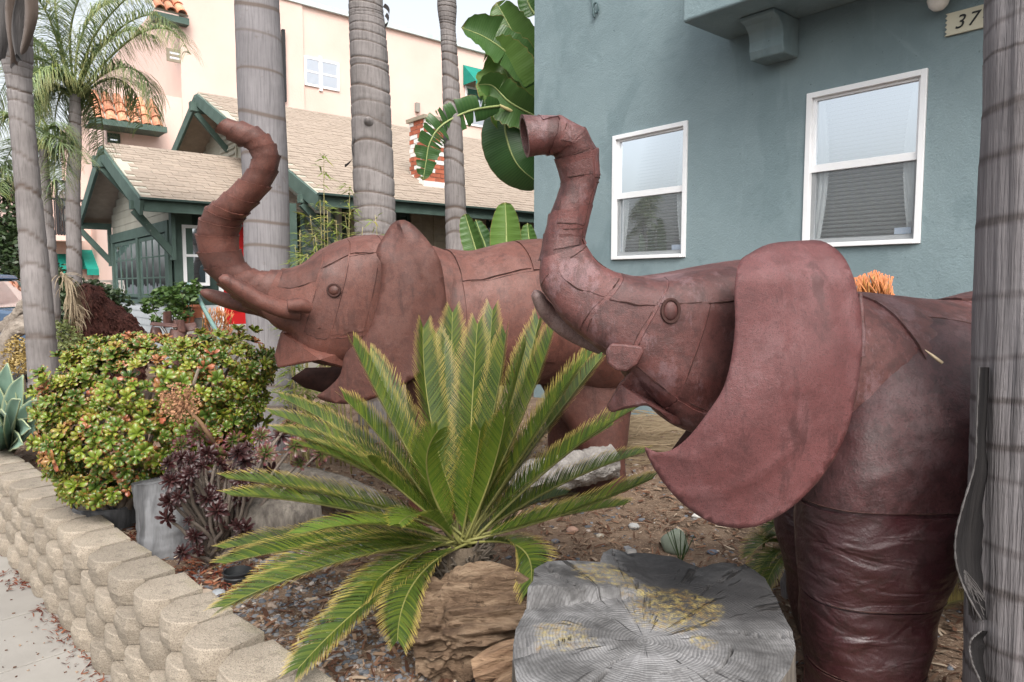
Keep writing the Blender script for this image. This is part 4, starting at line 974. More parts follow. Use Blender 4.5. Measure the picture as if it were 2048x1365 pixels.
# eye: rim, ball
def eye(root, u, v, Y, r, mat, tilt=0, squash=1.35):
    c = P(u, v, Y); m = MB(); pts = [c + V((r * math.cos(a), -.002, r * squash * math.sin(a))) for a in [2 * PI * k / 20 for k in range(21)]]
    m.tube(pts, .0045 * r / .022, 6, False); eo = m.obj('eye', M_seam, root, smooth=60)
    b = MB(); n1, n2 = 12, 8
    b.grid(lambda a, e: c + V((math.cos(2 * PI * a) * r * .92 * math.sin(PI / 2 * e), -r * .55 * math.cos(PI / 2 * e) + .003, math.sin(2 * PI * a) * r * squash * .92 * math.sin(PI / 2 * e))), 16, 6); b.obj('eyeball', mat, eo, smooth=180)
pe = hd_.ev(5.0, 1.16, .012)
eye(en, 1341, 622, hd_.depth_at(1341, 622) - .004, .0215, M_rn)
# tusks: a broken stub on the street side, a hollow curved one beyond
folded([(1211, 702), (1214, 728), (1230, 740), (1252, 744), (1274, 730), (1288, 704), (1284, 693), (1250, 688), (1222, 687)], lambda u: 1.752 + .0002 * (1290 - u), lambda u: 1.86, M_rn, 'broken_tusk', en, .006, 5)
tk = Loft([(1196, 708, 1210, 690, 1.945, .016), (1166, 696, 1190, 664, 1.94, .020), (1122, 674, 1152, 640, 1.93, .021), (1092, 648, 1120, 622, 1.92, .021), (1072, 618, 1098, 602, 1.91, .020), (1063, 594, 1084, 586, 1.90, .017), (1067, 583, 1074, 581, 1.895, .006)], 1.0, True, .003, 12, 8)
tk.body('tusk', M_tusk, en, 40, 24)
# body, shoulder and legs
bd = Loft([(1520, 840, 1545, 560, 2.12, .20), (1600, 960, 1605, 575, 2.2, .28), (1690, 1060, 1700, 590, 2.28, .34), (1800, 1110, 1800, 596, 2.33, .37), (1900, 1125, 1890, 606, 2.37, .38), (2000, 1125, 1985, 588, 2.40, .39), (2140, 1125, 2120, 575, 2.45, .40), (2300, 1110, 2280, 585, 2.5, .39), (2420, 1030, 2400, 640, 2.55, .30), (2470, 900, 2460, 780, 2.58, .12)], .88, True, .012, 4, 9)
body = bd.body('body', M_rn, en, 60, 48)
bd.panel(((1.6, -.25), (4.1, -.2), (4.0, 1.25), (1.9, 1.3)), 'plate', M_rn, body, .002, .004, 16, 14, .02, 71)
bd.panel(((4.0, -.35), (6.4, -.3), (6.3, .25), (4.05, .12)), 'plate', M_rn, body, .008, .004, 16, 8, .06, 72)
bd.panel(((4.05, .15), (6.4, .3), (6.4, 1.5), (4.1, 1.4)), 'plate', M_rn, body, .001, .004, 14, 14, .02, 73)
for o in body.children: pass
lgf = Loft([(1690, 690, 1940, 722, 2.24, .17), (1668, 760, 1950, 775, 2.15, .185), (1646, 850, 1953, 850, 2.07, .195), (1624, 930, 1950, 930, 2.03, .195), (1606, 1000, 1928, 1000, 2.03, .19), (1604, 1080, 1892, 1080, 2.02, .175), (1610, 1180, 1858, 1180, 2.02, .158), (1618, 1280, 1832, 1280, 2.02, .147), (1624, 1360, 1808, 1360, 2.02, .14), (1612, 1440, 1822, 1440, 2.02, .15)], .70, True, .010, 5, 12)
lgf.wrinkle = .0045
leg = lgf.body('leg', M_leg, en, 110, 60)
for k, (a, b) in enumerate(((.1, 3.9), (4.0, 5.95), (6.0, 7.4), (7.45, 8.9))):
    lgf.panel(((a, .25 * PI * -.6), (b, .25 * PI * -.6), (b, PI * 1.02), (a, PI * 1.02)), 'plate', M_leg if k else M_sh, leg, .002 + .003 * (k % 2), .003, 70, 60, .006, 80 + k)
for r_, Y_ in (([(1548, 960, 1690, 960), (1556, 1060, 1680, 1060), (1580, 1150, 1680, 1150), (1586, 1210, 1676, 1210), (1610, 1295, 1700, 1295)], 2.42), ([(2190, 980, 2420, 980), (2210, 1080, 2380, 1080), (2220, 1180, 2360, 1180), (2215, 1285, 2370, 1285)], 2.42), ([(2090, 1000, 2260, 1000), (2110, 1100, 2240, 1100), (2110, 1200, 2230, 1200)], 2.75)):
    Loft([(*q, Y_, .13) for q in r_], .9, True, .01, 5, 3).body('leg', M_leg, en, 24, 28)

# ---- far elephant
def resample(r, n):
    A = [V(q[:3]) for q in r]; B = [V(q[3:]) for q in r]; K = len(r) - 1
    return [(*crom(A, K * i / n), *crom(B, K * i / n)) for i in range(n + 1)]
ef = thing('elephant_sculpture', 'rust-brown sheet metal elephant with two tusks raised, standing behind the sago palm', 'sculpture', P(880, 1040, 3.8), 'sheet metal elephants')
hf = Loft([(520, 618, 560, 541, 3.55, .10), (550, 650, 600, 531, 3.57, .14), (580, 668, 640, 506, 3.60, .19), (612, 712, 680, 486, 3.64, .23), (650, 724, 720, 476, 3.68, .26), (700, 735, 765, 472, 3.74, .28), (770, 760, 820, 480, 3.82, .29), (850, 770, 880, 500, 3.9, .30)], .64, True, .012, 3.4, 21)
headf = hf.body('head', M_rf, ef, 44, 40)
for k, cs in enumerate((((.3, .2), (2.0, .15), (2.0, 1.3), (.4, 1.4)), ((2.05, .0), (3.3, .0), (3.2, .75), (2.05, .95)), ((3.3, .0), (4.6, -.05), (4.6, .8), (3.3, .72)), ((2.05, 1.0), (3.2, .8), (3.35, 1.9), (2.3, 2.1)), ((3.28, .8), (4.5, .82), (4.6, 1.75), (3.4, 1.85)), ((3.45, 1.9), (4.6, 1.8), (4.6, 2.4), (3.5, 2.5)))):
    hf.panel(cs, 'plate', M_rf, headf, -.001 + .0016 * (k % 3), .002, 12, 12, .03, 90 + k)
jj = lambda u: max(0, min(1, (u - 548) / 130))
folded([(549, 712), (555, 737), (604, 728), (640, 722), (700, 742), (730, 690), (640, 655), (562, 662)], lambda u: 3.54 - .16 * jj(u) ** .7 + .0026 * max(0, u - 640), lambda u: 3.60 + .2 * jj(u), M_rf, 'lower_jaw', ef, .012)
segments(resample([(548, 645, 585, 538, 3.57, .10), (496, 614, 545, 543, 3.55, .085), (456, 582, 512, 543, 3.53, .080), (412, 534, 484, 524, 3.52, .085), (398, 472, 471, 475, 3.50, .085), (413, 420, 482, 444, 3.48, .080), (439, 399, 497, 423, 3.46, .076), (485, 358, 538, 373, 3.44, .070), (509, 324, 556, 318, 3.43, .062), (499, 297, 541, 279, 3.42, .058), (476, 289, 508, 254, 3.41, .055), (436, 262, 456, 241, 3.40, .046)], 19), M_rf, ef, seed=4)
EF = [(752, 505), (770, 470), (786, 447), (808, 441), (832, 456), (862, 490), (881, 525), (889, 570), (893, 620), (888, 680), (868, 725), (835, 752), (781, 783), (740, 800), (702, 808), (665, 806), (634, 794), (655, 778), (681, 750), (693, 705), (737, 664), (760, 588), (763, 530)]
def ear_f(u, v): return 3.42 - .10 * math.sin(PI * min(1, max(0, (u - 640) / 300))) + .16 * max(0, (520 - v) / 80) ** 1.4 * (1 if u < 800 else .5) + .012 * math.sin(u * .03 + v * .02) - .012 * crease(u, v, [[(806, 443), (840, 510), (872, 600), (880, 660)]], 14)
sheet(smoothpoly(EF, 3), ear_f, M_rf, 'ear', ef, 10, .006, 40)
sheet([(582, 757), (612, 736), (660, 735), (720, 700), (760, 740), (700, 775), (648, 786), (610, 776)], lambda u, v: 4.05, M_seam, 'ear', ef, 24, .01, 40)
eye(ef, 668, 581, hf.depth_at(668, 581) - .006, .030, M_rf, 0, .95)
for pts in ([(600, 640, 606, 606, 3.39, .040), (560, 636, 571, 603, 3.37, .041), (520, 620, 533, 590, 3.33, .038), (486, 601, 503, 572, 3.30, .036), (456, 580, 474, 557, 3.27, .033), (440, 565, 456, 549, 3.25, .027), (437, 556, 444, 550, 3.245, .010)],
            [(545, 642, 550, 608, 3.72, .040), (505, 630, 510, 600, 3.70, .040), (465, 620, 472, 591, 3.68, .038), (430, 608, 440, 582, 3.66, .035), (407, 596, 418, 578, 3.64, .028), (399, 586, 404, 579, 3.635, .010)]):
    Loft(pts, 1.0, True, .004, 8, 14).body('tusk', M_rf, ef, 36, 24)
m = MB(); m.tube([P(575, 612, 3.30), P(600, 610, 3.32), P(618, 616, 3.36)], [.03, .036, .03], 12); m.obj('tusk_socket', M_rf, ef, smooth=60)
bf = Loft([(800, 760, 820, 520, 3.95, .30), (880, 785, 882, 503, 4.05, .36), (950, 775, 940, 503, 4.12, .40), (1030, 768, 1020, 486, 4.2, .42), (1110, 770, 1095, 486, 4.28, .42), (1180, 790, 1165, 520, 4.35, .40), (1240, 790, 1230, 570, 4.42, .32), (1275, 760, 1268, 650, 4.46, .14)], .9, True, .012, 3, 27)
bodf = bf.body('body', M_rf, ef, 50, 44)
bf.panel(((1.05, -.3), (3.0, -.3), (3.0, .95), (1.1, 1.0)), 'plate', M_rf, bodf, .002, .004, 16, 12, .02, 101)
bf.panel(((3.05, -.3), (5.2, -.3), (5.1, .9), (3.05, .98)), 'plate', M_rf, bodf, .004, .004, 16, 12, .02, 102)
bf.panel(((1.1, 1.02), (3.5, 1.0), (3.5, 2.2), (1.2, 2.2)), 'plate', M_rf, bodf, .001, .004, 16, 12, .02, 103)
for r_, Y_ in (([(810, 740, 930, 740), (820, 860, 910, 860), (825, 950, 905, 950), (815, 1050, 915, 1050)], 3.78), ([(1075, 760, 1278, 770), (1110, 815, 1266, 815), (1140, 870, 1255, 870), (1158, 920, 1250, 920), (1150, 985, 1258, 985)], 4.25), ([(900, 760, 985, 760), (905, 860, 975, 860), (900, 980, 980, 980)], 4.35), ([(1085, 760, 1185, 760), (1095, 850, 1172, 850), (1095, 945, 1175, 945)], 4.65)):
    Loft([(*q, Y_, .14) for q in r_], .9, True, .012, 4, 5).body('leg', M_rf, ef, 24, 28)

# ------------------------------------------------------------------ sago palm
M_sago = leafmat('sago_leaflet', (.030, .058, .012), (.075, .112, .018), (.45, .34, .10), (.62, .93), .25, .36, (.14, .165, .02), .62)
M_sagoy = leafmat('sago_leaflet_young', (.07, .13, .018), (.14, .19, .025), (.46, .33, .06), (.78, 1.0), .3, .38)
M_srach = plain('sago_rachis', (.13, .13, .04), (.20, .19, .06), 6, .5, .1)
def sago(root, base, mid, tip, ln=.115, n=74, seed=0, mat=None, curl=.25, vee=.72, w=.0046, nm='frond'):
    rr = random.Random(seed); B, Mm, T = V(base), V(mid), V(tip); C = Mm * 2 - (B + T) / 2
    bz = lambda t: bez((B, C, T), t)
    rm = MB(); rm.tube([bz(i / 20) for i in range(21)], [.0062 * (1 - .8 * i / 20) for i in range(21)], 6); ro = rm.obj(nm, M_srach, root, smooth=180)
    outw = V((T.x - B.x, T.y - B.y, 0)); outw = outw.normalized() if outw.length > .05 else V((0, 1, 0))
    m = MB()
    for i in range(n):
        t = .13 + .865 * (i + .5) / n; c = bz(t); tg = (bz(min(1, t + .01)) - bz(t - .01)).normalized()
        nr = V((0, 0, 1)) * .75 - outw * .55; nr = (nr - tg * nr.dot(tg)).normalized(); sd = tg.cross(nr)
        prof = min(1, (t - .08) / .16) * (1 - max(0, (t - .72) / .36) ** 1.5 * .75)
        fw = .80 + .75 * t ** 2 + (.5 * max(0, t - .9) / .1)
        for sg in (-1, 1):
            l0 = ln * prof * rr.uniform(.9, 1.06); d = (sd * sg + tg * (fw + rr.uniform(-.06, .06)) + nr * (vee + rr.uniform(-.07, .07))).normalized()
            p = c.copy(); g = rr.random(); prev = None; ns = 4; sw = tg * .9 + sd * sg * -.2; sw = (sw - d * sw.dot(d)).normalized()
            for k in range(ns + 1):
                s_ = k / ns; hw = w * .5 * (1 - .9 * s_ ** 2.2)
                a = m.vert(p + sw * hw, (s_, g, 0)); b = m.vert(p - sw * hw, (s_, g, 1))
                if prev: m.face(prev[0], a, b, prev[1])
                prev = (a, b); d = (d - nr * curl * .22 + tg * .04 + V((0, 0, -.03))).normalized(); p = p + d * (l0 / ns)
    m.obj('leaflets', mat or M_sago, ro, smooth=180)
    return ro
SB = P(928, 1088, 2.6)
cyc = thing('sago_palm', 'green sago palm with yellow-tipped fronds between the two elephants', 'sago palm', V((SB.x, SB.y, GZ(SB.x, SB.y))))
# (tip u, v, depth, bow u, bow v, young)
FL = [(706, 688, 2.75, -20, -40, 0), (738, 708, 2.95, -10, -30, 0), (846, 655, 2.8, -20, -10, 0), (905, 625, 3.0, -12, 0, 0), (872, 668, 2.95, -5, 0, 0), (985, 620, 3.0, 8, 0, 0), (955, 648, 2.9, 0, 0, 0), (1012, 668, 2.75, 6, 0, 0),
      (1078, 640, 2.95, 15, -10, 0), (1108, 655, 2.8, 15, -20, 0), (1052, 690, 2.65, 10, -10, 0), (1192, 695, 2.85, 10, -40, 0), (1160, 735, 2.7, 10, -30, 0), (1205, 712, 3.0, 10, -40, 0), (1280, 812, 2.75, 10, -50, 0), (1225, 850, 2.9, 0, -40, 0),
      (1305, 958, 2.5, 0, 20, 0), (1290, 905, 2.85, 0, -40, 0),
      (543, 828, 2.75, 0, -70, 0), (560, 795, 2.95, 0, -70, 0), (555, 862, 2.6, 0, -70, 0), (606, 893, 2.55, 0, -60, 0), (690, 800, 2.7, -10, -40, 0), (640, 905, 2.7, 0, -50, 0),
      (735, 912, 2.35, -40, -55, 1), (876, 862, 2.30, -45, -30, 1), (960, 862, 2.45, 0, -10, 1), (1010, 835, 2.4, 12, -15, 1), (798, 1048, 2.12, -10, -65, 1),
      (455, 958, 2.55, 0, -50, 0), (462, 992, 2.45, 0, -40, 0), (600, 1068, 2.25, 10, -55, 1), (448, 1128, 2.40, 0, -40, 0), (446, 1098, 2.62, 0, -40, 0),
      (446, 1215, 2.08, 10, -65, 0), (520, 1160, 2.3, 0, -50, 0), (596, 1338, 1.95, 0, -60, 0), (795, 1282, 2.05, -25, -60, 0), (688, 1230, 2.2, -10, -60, 0),
      (1060, 1178, 2.25, 45, -75, 0), (1250, 1010, 2.75, 0, -20, 0), (1130, 990, 2.95, 0, -30, 0)]
for k, (u, v, Y, bu, bv, yg) in enumerate(FL):
    b = SB + V((R.uniform(-.03, .03), R.uniform(-.03, .03), R.uniform(-.02, .02))); t = P(u, v, Y); um, vm = (928 + u) / 2 + bu, (1088 + v) / 2 + bv * .5
    mid = P(um, vm, (2.6 + Y) / 2 + .02)
    L = (t - b).length
    sago(cyc, b, mid, t, .130 if not yg else .110, int(40 + L * 82), k, M_sagoy if yg else M_sago, .35 if bv < -50 else .2)
m = MB(); g0 = V((SB.x, SB.y, GZ(SB.x, SB.y) - .02))
lathe(m, g0, [(.11, 0), (.125, .06), (.125, .16), (.10, .25), (.05, SB.z - g0.z)], 20); m.obj('caudex', plain('caudex_bark', (.05, .038, .028), (.11, .085, .06), 20, .95, .9, 40, bdist=.015), cyc, smooth=60)
m = MB()
for i in range(260):
    a = R.uniform(0, 2 * PI); z = R.uniform(.08, SB.z - g0.z); r = .12 * (1 - .45 * max(0, (z - .16) / .2)); q = g0 + V((math.cos(a) * r, math.sin(a) * r, z)); e = q + V((math.cos(a) * .035, math.sin(a) * .035, R.uniform(.0, .05)))
    m.tube([q, e], [.006, .003], 5)
prop(m.obj('leaf_bases', plain('old_leaf_base', (.05, .04, .03), (.15, .125, .10), 25, .9, .3), cyc), kind='stuff')
# second small sago behind the stump
c2 = P(1600, 1190, 2.75); cy2 = thing('sago_palm', 'small dark green sago palm half hidden behind the near elephant\'s front leg', 'sago palm', V((c2.x, c2.y, GZ(c2.x, c2.y))))
for k, (u, v, Y) in enumerate(((1500, 1110, 2.7), (1512, 1150, 2.6), (1540, 1060, 2.75), (1530, 1175, 2.5), (1560, 1035, 2.9), (1525, 1090, 2.9), (1620, 1050, 3.0), (1680, 1090, 2.9))):
    b = V((c2.x, c2.y, GZ(c2.x, c2.y) + .12)); t = P(u, v, Y); sago(cy2, b, (b + t) / 2 + V((0, 0, .08)), t, .10, 50, 200 + k, M_sago, .3)
m = MB(); lathe(m, V((c2.x, c2.y, GZ(c2.x, c2.y))), [(.07, -.02), (.08, .05), (.04, .14)], 14); m.obj('caudex', M_palmr, cy2, smooth=60)

# ------------------------------------------------------------------ jade bush
x = N('jade_leaf')
r = x.math('FRACT', x.math('ADD', x.math('MULTIPLY', x.rnd(), 5.3), x.math('MULTIPLY', x.attr(1), .5)))
c = x.ramp(r, [(0, (.040, .085, .016)), (.35, (.095, .150, .020)), (.72, (.160, .215, .024)), (.88, (.205, .225, .030)), (.93, (.27, .16, .05)), (1, (.30, .09, .05))])
ed = x.ramp(x.attr(2), [(.78, 0.0), (1.0, .7)]); c = x.mix(ed, c, (.30, .06, .025))
x.done(c, .32, None, .5)
tr = x.n('BsdfTranslucent'); x.l(c, tr.inputs['Color']); ms = x.n('MixShader'); ms.inputs[0].default_value = .12
x.l(x.b.outputs[0], ms.inputs[1]); x.l(tr.outputs[0], ms.inputs[2]); x.l(ms.outputs[0], x.out.inputs[0]); M_jade = x.m
def jade_rosette(seed, n=9):
    rr = random.Random(seed); m = MB()
    for i in range(n):
        a = i * 2.4 + rr.uniform(-.3, .3); lay = i / n; el = .25 + lay * 1.05; L = .038 * (1.05 - .45 * lay) * rr.uniform(.85, 1.2); w = L * .62; g = rr.random() * .25
        d = V((math.cos(a) * math.cos(el), math.sin(a) * math.cos(el), math.sin(el))); s_ = V((-math.sin(a), math.cos(a), 0)); u_ = d.cross(s_) * -1
        base = V((0, 0, .006 * lay))
        for side in (1, -1):                                     # thick, obovate, slightly cupped leaf
            rows = []
            for t, ww in ((.0, .16), (.35, .62), (.68, 1.0), (.9, .74), (1.0, .28)):
                row = []
                for q in (-1, -.5, .5, 1):
                    e = max(abs(q) ** 2 * .9 if t > .3 else 0, (t - .55) / .45)
                    p = base + d * (L * t) + s_ * (w * .5 * ww * q) + u_ * (side * .0022 * (1 - q * q) * math.sin(PI * min(.95, t + .05)) + .006 * q * q + .006 * t * t)
                    row.append(m.vert(p, (t, g, max(0, min(1, e)))))
                rows.append(row)
            for r0, r1 in zip(rows, rows[1:]):
                for k in range(3): m.face(r0[k], r0[k + 1], r1[k + 1], r1[k])
    return m
JR = [jade_rosette(i, 8 + i % 4) for i in range(6)]
JM = [q.mesh('leaf_rosette', M_jade, smooth=180) for q in JR]
jb = P(255, 1035, 3.75); jz = GZ(jb.x, jb.y)
jade = thing('jade_bush', 'rounded jade bush with green leaves flushed red, beside the block wall', 'bush', V((jb.x, jb.y, jz)))
lobes = [(u + (32 if u < 200 else 12 if u < 280 else 0), v - 8, ru * .95, rv * .95, Y, rd) for (u, v, ru, rv, Y, rd) in [(300, 780, 200, 92, 3.75, .42), (165, 812, 92, 95, 3.75, .34), (420, 752, 110, 76, 3.85, .34), (250, 870, 160, 90, 3.6, .36), (160, 925, 78, 72, 3.65, .26), (190, 965, 85, 42, 3.5, .2), (390, 850, 110, 85, 3.75, .32), (480, 740, 62, 75, 3.95, .26), (250, 718, 120, 40, 3.85, .25), (470, 820, 60, 60, 3.9, .22), (120, 870, 42, 50, 3.8, .2), (300, 930, 70, 40, 3.55, .18)]]
cand = []
for (u, v, ru, rv, Y, rd) in lobes:
    c = P(u, v, Y); rx, rz = ru / F * Y, rv / F * Y; nn = int(1900 * (rx * rz + rx * rd + rz * rd) / 1.0)
    for i in range(nn):
        d = V((R.gauss(0, 1), R.gauss(0, 1), R.gauss(0, 1))).normalized()
        if d.y > .55: continue
        k = R.uniform(.70, 1.04) if R.random() < .88 else R.uniform(1.04, 1.16); p = c + V((d.x * rx, d.y * rd, d.z * rz)) * k
        ins = False
        for (u2, v2, ru2, rv2, Y2, rd2) in lobes:
            c2_ = P(u2, v2, Y2); e = p - c2_; 
            if (e.x / (ru2 / F * Y2)) ** 2 + (e.y / rd2) ** 2 + (e.z / (rv2 / F * Y2)) ** 2 < .52: ins = True; break
        if not ins and p.z > jz + .02 and noise.noise(p * 5.5) > -.42 and not (p.x > P(455, 800, 3.8).x and R.random() < .35): cand.append((p, V((d.x / rx, d.y / rd, d.z / rz)).normalized()))
cand.sort(key=lambda q: q[0].length * (.9 + .2 * R.random()))
rest = MB(); print('jade rosettes', len(cand))
for k, (p, d) in enumerate(cand):
    d = (d + V((0, -.15, .45)) + V((R.uniform(-.35, .35), R.uniform(-.35, .35), R.uniform(-.3, .3)))).normalized()
    mt = Matrix.Translation(p) @ d.to_track_quat('Z', 'Y').to_matrix().to_4x4() @ Matrix.Rotation(R.uniform(0, 6.28), 4, 'Z') @ Matrix.Scale(R.uniform(.75, 1.4), 4)
    j = R.randrange(6)
    if k < 300:
        o = bpy.data.objects.new('leaf_rosette', JM[j]); COL.objects.link(o); o.matrix_basis = mt; adopt(o, jade)
    else:
        off = R.random(); rest.add(JR[j], mt, lambda a: (a[0], off * 2 + a[1] * .6, a[2]))
prop(rest.obj('leaves', M_jade, jade, smooth=180), kind='stuff')
M_jbark = plain('jade_bark', (.12, .095, .075), (.22, .18, .14), 12, .9, .6, 40, bdist=.01)
m = MB()
for k in range(34):
    (u, v, ru, rv, Y, rd) = lobes[k % len(lobes)]; e = P(u + R.uniform(-.7, .7) * ru, v + R.uniform(-.6, .6) * rv, Y + R.uniform(-.7, .3) * rd); b = jb.copy(); b.z = jz; b += V((R.uniform(-.06, .06), R.uniform(-.05, .05), 0))
    c1 = b.lerp(e, .4) + V((R.uniform(-.06, .06), R.uniform(-.05, .05), -.03)); m.tube([bez((b, c1, e), t / 8) for t in range(9)], [.03 * (1 - .75 * t / 8) for t in range(9)], 6)
m.obj('branches', M_jbark, jade, smooth=180)

# ------------------------------------------------------------------ purple aeonium beside it
M_aeo = leafmat('aeonium_leaf', (.013, .005, .005), (.042, .012, .012), (.030, .009, .009), (.5, 1.1), .1, .36, (.090, .042, .040), .80)
M_aeog = leafmat('aeonium_heart', (.05, .09, .02), (.10, .15, .03), (.10, .02, .03), (.35, .9), .1, .3)
def aeo_rosette(seed, n=26, L0=.06):
    rr = random.Random(seed); m = MB()
    for i in range(n):
        a = i * 2.4; lay = i / n; el = -.65 + lay * 1.9; L = L0 * (1.1 - .65 * lay) * rr.uniform(.9, 1.1); w = L * .36; g = rr.random()
        d = V((math.cos(a) * math.cos(el), math.sin(a) * math.cos(el), math.sin(el))); s_ = V((-math.sin(a), math.cos(a), 0)); u_ = s_.cross(d)
        rows = []
        for t, ww in ((.05, .25), (.4, .62), (.75, 1.0), (.92, .6), (1.0, .05)):
            rows.append([m.vert(d * (L * t) + s_ * (w * .5 * ww * q) + u_ * (.004 * q * q - .012 * t * t * (1 - lay)), (t, g, abs(q))) for q in (-1, 0, 1)])
        for r0, r1 in zip(rows, rows[1:]):
            for k in range(2): m.face(r0[k], r0[k + 1], r1[k + 1], r1[k])
    return m
AR = [aeo_rosette(i, 24 + 3 * i) for i in range(4)]; AM = [q.mesh('leaf_rosette', M_aeo, smooth=180) for q in AR]; AG = [q.mesh('leaf_rosette', M_aeog, smooth=180) for q in AR]
M_astem = plain('aeonium_stem', (.085, .068, .058), (.17, .14, .115), 20, .85, .5, 60)
def aeonium(lab, base, heads, sc=1.0):
    t = thing('aeonium', lab, 'succulent', base); st = MB()
    for (u, v, Y, s_, g) in heads:
        p = P(u, v, Y); d = V((R.uniform(-.6, .6), R.uniform(-.9, -.1), R.uniform(.0, .8))).normalized()
        o = bpy.data.objects.new('leaf_rosette', (AG if g else AM)[R.randrange(4)]); COL.objects.link(o)
        o.matrix_basis = Matrix.Translation(p) @ d.to_track_quat('Z', 'Y').to_matrix().to_4x4() @ Matrix.Scale(s_ * sc, 4); adopt(o, t)
        c1 = V(base).lerp(p, .5) + V((R.uniform(-.08, .08), R.uniform(-.05, .05), R.uniform(-.04, .1))); st.tube([bez((V(base) + V((R.uniform(-.05, .05), R.uniform(-.05, .05), 0)), c1, p), k / 8) for k in range(9)], [.011 * (1 - .4 * k / 8) for k in range(9)], 6)
    st.obj('stems', M_astem, t, smooth=180); return t
ab = PZ(440, 1120, .34)
heads = []
for i in range(58):
    u = R.uniform(330, 500); v = R.uniform(905, 1110) - max(0, (u - 440)) * .3; heads.append((u, v, 3.0 + R.uniform(-.15, .35), R.uniform(.45, .95), 0))
for u, v in ((345, 935), (430, 910), (465, 880), (530, 905), (560, 870), (590, 890), (640, 905), (545, 940), (600, 925), (575, 850), (520, 870), (450, 1000), (360, 890), (395, 870)): heads.append((u, v, 3.35 + R.uniform(-.1, .2), R.uniform(.75, 1.1), R.random() < .45))
aeonium('dark purple aeonium with drooping rosettes in front of the jade bush', ab, heads)
a2 = PZ(1075, 1160, .36); aeonium('single purple aeonium rosette on a bent stem beside the sago palm', a2, [(1082, 1122, 2.45, .75, 0), (1050, 1095, 2.5, .4, 1)], 1.0)
# dried flower stalk
fs = thing('dried_flower_head', 'dry brown aeonium flower head in front of the jade bush', 'flower', P(430, 900, 3.3))
m = MB(); b, e = P(428, 885, 3.3), P(372, 815, 3.2); m.tube([b, b.lerp(e, .5) + V((0, 0, .015)), e], [.011, .009, .007], 8); m.obj('stalk', plain('dry_stalk', (.28, .16, .09), (.38, .24, .14), 20, .9, .4), fs, smooth=180)
tw = MB(); fl = MB(); M_dfl = plain('dry_flower', (.17, .075, .04), (.36, .20, .11), 40, .95, .3)
for i in range(420):
    a = R.uniform(0, 6.28); rr_ = R.random() ** .5; q = P(358 + 44 * rr_ * math.cos(a), 806 + 40 * rr_ * math.sin(a), 3.18 + R.uniform(-.07, .07))
    if i % 4 == 0: tw.tube([e, e.lerp(q, .5) + V((0, 0, .01)), q], .0012, 4)
    d = V((R.uniform(-1, 1), R.uniform(-1, 1), R.uniform(-1, 1))).normalized() * .006
    s_ = d.orthogonal() * .8; fl.face(*[fl.vert(q + k) for k in (d, s_, -d, -s_)])
tw.obj('twigs', M_dfl, fs); prop(fl.obj('florets', M_dfl, fs), kind='stuff')

# ------------------------------------------------------------------ agaves, bamboo, giant bird-of-paradise, firesticks
x = N('agave_leaf'); c = x.ramp(x.noise(3, 4, .6, (1, 1, .4)), [(.3, (.12, .20, .155)), (.7, (.22, .32, .25))]); c = x.mix(x.ramp(x.attr(2), [(.86, 0.0), (.97, .8)]), c, (.33, .36, .20)); M_agave = x.done(c, .45, None, .4)
def agave(lab, base, leaves, w, grp=None):
    t = thing('agave', lab, 'agave', base)
    for k, (u, v, Y, ww, bow) in enumerate(leaves):
        B = V(base) + V((0, 0, .05)); T = P(u, v, Y); C = B.lerp(T, .55) + V((0, 0, bow)); m = MB(); ax = (T - B).normalized(); sd = ax.cross(V((0, -1, .3))).normalized(); nr = sd.cross(ax)
        L = (T - B).length
        def fn(a, b):
            c = bez((B, C, T), b); hw = ww * (.55 + .9 * math.sin(PI * min(1, b * .62 + .18)) ** 1.2) * (1 - b ** 4) * .5 + .001; q = (a - .5) * 2
            return c + sd * (hw * q) + nr * (hw * .45 * (abs(q) ** 1.7)) + V((0, 0, .004 * math.sin(b * 20 + q)))
        m.grid(fn, 8, 16, lambda a, b: (b, .5, abs(a - .5) * 2)); o = m.obj('leaf', M_agave, t, smooth=180); s_ = o.modifiers.new('solid', 'SOLIDIFY'); s_.thickness = .008
    return t
b = PZ(25, 905, .36)
agave('blue-green agave with broad pointed leaves at the far left above the wall', b, [(-30, 735, 5.0, .13, .05), (14, 728, 5.0, .14, .08), (45, 752, 4.95, .13, .08), (78, 775, 5.1, .12, .06), (90, 800, 4.8, .13, .06), (88, 852, 4.7, .12, .08), (40, 800, 4.6, .12, .1), (-20, 800, 4.7, .13, .1), (10, 830, 4.5, .12, .1), (60, 858, 4.5, .11, .1), (-10, 880, 4.5, .12, .08), (45, 890, 4.45, .10, .06), (-60, 760, 5.0, .12, .05), (30, 770, 5.3, .12, .06)], .12)
b = PZ(120, 890, .36)
agave('small bright green agave tucked between the grey-green agave and the jade bush', b, [(88, 785, 5.2, .06, .03), (75, 800, 5.0, .06, .04), (110, 790, 5.2, .06, .03), (70, 850, 4.9, .05, .06), (100, 830, 4.9, .06, .06), (130, 820, 5.0, .06, .06)], .06)
M_bam = leafmat('bamboo_leaf', (.11, .16, .03), (.24, .30, .055), (.32, .28, .08), (.85, 1.2), .35, .5, (.34, .29, .06), .85)
M_cane = plain('bamboo_cane', (.25, .22, .09), (.35, .30, .14), 6, .6, .1)
bam = thing('bamboo', 'light green bamboo clump behind the left elephant\'s head', 'bamboo', V((*P(660, 900, 4.9).xy, .37)))
cm = MB(); lm = MB()
